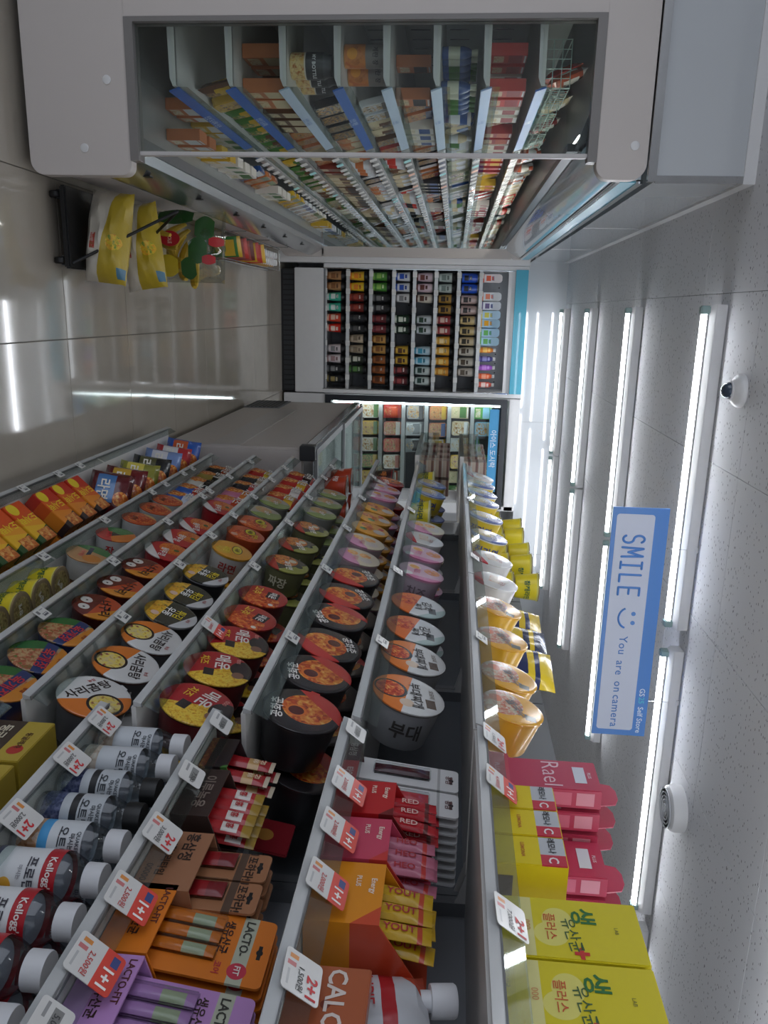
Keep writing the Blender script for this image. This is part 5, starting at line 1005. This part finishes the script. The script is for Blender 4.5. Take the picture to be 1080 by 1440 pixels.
# --- n6: top shelf boxes
Z6 = NEARF[6]
PK = layered('pink box', '#b83a56', [('rect', -.1, .1, .0, .004, '#d8a0b0')], rough=.3)
for c_, (X0, yc) in enumerate(((.772, 1.233), (.864, 1.135))):
    tray_box('display_tray', .098, .05, .13, .145, mat('#c2505e', .4, var=.03), to_aisle((X0, yc, Z6+.001)), f'coral pink display tray on the top shelf, {["far", "near"][c_]} one', 'display tray', 'display trays', [tx('PLUS', 0, .03, .012, '#e0b8c0')])
    for d_ in range(3):
        o = carton('pink_carton', .088, .2, .036, PK, to_aisle((X0+.006+.044*d_, yc, Z6+.005)), f'crimson pink carton with hanging tab, {["far", "near"][c_]} tray, {["front", "middle", "rear"][d_]}', 'carton', 'pink cartons', [tx('Rael', -.0, .12, .046, '#e0c0c8', 0, -.006), tx('PLUS', 0, .185, .008, '#e0c8d0')])
        part('hang_tab', MB().prism([(-.035, .199), (.035, .199), (.028, .228), (.012, .235), (-.012, .235), (-.028, .228)], 'z', -.036, -.034), PK, o)
        part('white_label', MB().box(-.024, .024, .158, .178, .0003, .0007), mat('#cfd2dc', .5), o)
        part('side_print', MB().box(.0442, .0446, .06, .15, -.03, -.006), mat('#d06a82', .5), o); part('side_print', MB().box(.0442, .0446, .158, .188, -.03, -.006), mat('#d890a0', .5), o)
LEM = layered('lemon box', '#d9c21a', [('rect', -.0315, .0315, .08, .1165, '#b9bcc0'), ('rect', .008, .0315, .08, .1165, '#c23246')])
for i, yy in enumerate((1.14, 1.074, 1.008)):
    o = carton('vitamin_carton', .064, .118, .085, LEM, to_aisle((.765, yy, Z6+.001)), f'yellow vitamin carton with red and white corner, {["far", "middle", "near"][i]} one of three', 'carton', 'yellow vitamin cartons', [tx('레모나', -.012, .098, .0125, '#26262a'), tx('C', .02, .098, .02, '#e6dcdc'), tx('LEMONA', 0, .055, .008, '#b8702c')])
    part('picture', MB().box(.0321, .0325, .015, .04, -.06, -.02), mat('#4a3424', .5), o)
BIG = layered('big yellow', '#cfc023', [('rect', -.1, .1, .0, .028, '#c6b81f'), ('rect', -.05, .05, .042, .058, '#d2cc8a'), ('oval', -.012, .09, .022, .02, '#d6ce6e'), ('oval', .012, .08, .02, .022, '#d6ce6e')])
for i in range(4):
    yy = .872-.108*i
    carton('probiotic_carton', .104, .198, .07, BIG, to_aisle((.775, yy, Z6+.001)), f'large yellow probiotic carton, {["farthest", "second", "third", "nearest"][i]} of the row on the top shelf', 'carton', 'large yellow probiotic cartons', [tx('생', -.022, .125, .034, '#2a6a34'), tx('유산균', .012, .107, .021, '#3a5a34', 8, .004), tx('플러스', .0, .08, .017, '#c2502c', 0, .004), tx('+', .042, .115, .034, '#c2302c', 0, .04), tx('000', -.0, .05, .012, '#c88a5a', 0, .0), tx('생유산균', -.02, .018, .008, '#5a5a2c', 0, .0), tx('LAB', .0, .165, .007, '#6a6a2c', 0, .0)])
# ------------------------------------------------------------------ promotion cards on the near rails
def promo(p, z, kind, price, x0=GX+.004):
    b = bay_at(p.y); M = b[3] @ to_aisle((x0-.009, p.y, z+.004), 38, rnd.uniform(-4, 4))
    red = kind == '1+1'; k = ('promo', kind); hh = .064 if red else .052 if kind else .042
    if k not in _pm:
        _pm[k] = MB().prism([(a, c+hh/2) for a, c in rounded(.054 if kind else .044, hh, .005, 3)], 'z', 0, .001).mesh('price_card', layered('promo '+str(kind), '#c6c5c2', ([('rect', -.021, -.015, .006, .018, '#c8803a'), ('rect', -.011, -.005, .004, .016, '#b86a6a'), ('rect', .0, .02, .006, .009, '#a8a8a8')] if kind else []) + ([('half', 0, 1, .037, '#cf3c2c'), ('rect', -.022, -.008, .048, .058, '#2c3c78')] if red else []) + ([('rect', -.016, .012, .018, .03, '#7a7a78'), ('rect', -.018, .0, .008, .012, '#8a8a8a')] if not kind else [])))
    o = link('price_card', _pm[k], b[2], M)
    if kind: lettering(kind, '#e8e4e0' if red else '#c2262c', .02, o, .009, .05 if red else .04, .0016, 0, bold=.03)
    lettering(price, '#b8302c' if red else '#3a3a3a', .0105, o, .006, .024, .0016, 0, bold=.01)
for x, y, k, pr in ((150, 1003, '2+1', '2,000원'), (104, 1055, '2+1', '2,000원'), (33, 1138, '2+1', '2,000원')): promo(onx(x, y, .715), NEARF[3], k, pr)
for x, y, k, pr in ((318, 1008, '', '1,500'), (276, 1080, '', '7,500'), (243, 1158, '2+1', '3,000원'), (190, 1245, '1+1', '2,500원'), (140, 1335, '1+1', '2,500원'), (78, 1425, '', '5,000원')): promo(onx(x, y, .715), NEARF[4], k, pr)
for x, y, k, pr in ((492, 1018, '', '2,000'), (479, 1088, '1+1', '2,000원'), (464, 1148, '1+1', '2,000원'), (448, 1222, '1+1', '2,000원'), (418, 1358, '2+1', '1,500원')): promo(onx(x, y, .715), NEARF[5], k, pr)
for x, y, k, pr in ((684, 1025, '2+1', '1,500원'), (690, 1085, '1+1', '4,500원'), (706, 1275, '2+1', '7,000원')): promo(onx(x, y, .715), NEARF[6], k, pr)
promo(onx(302, 872, .715), FLOORS['E'], '1+1', '1,800원')
finish_text()
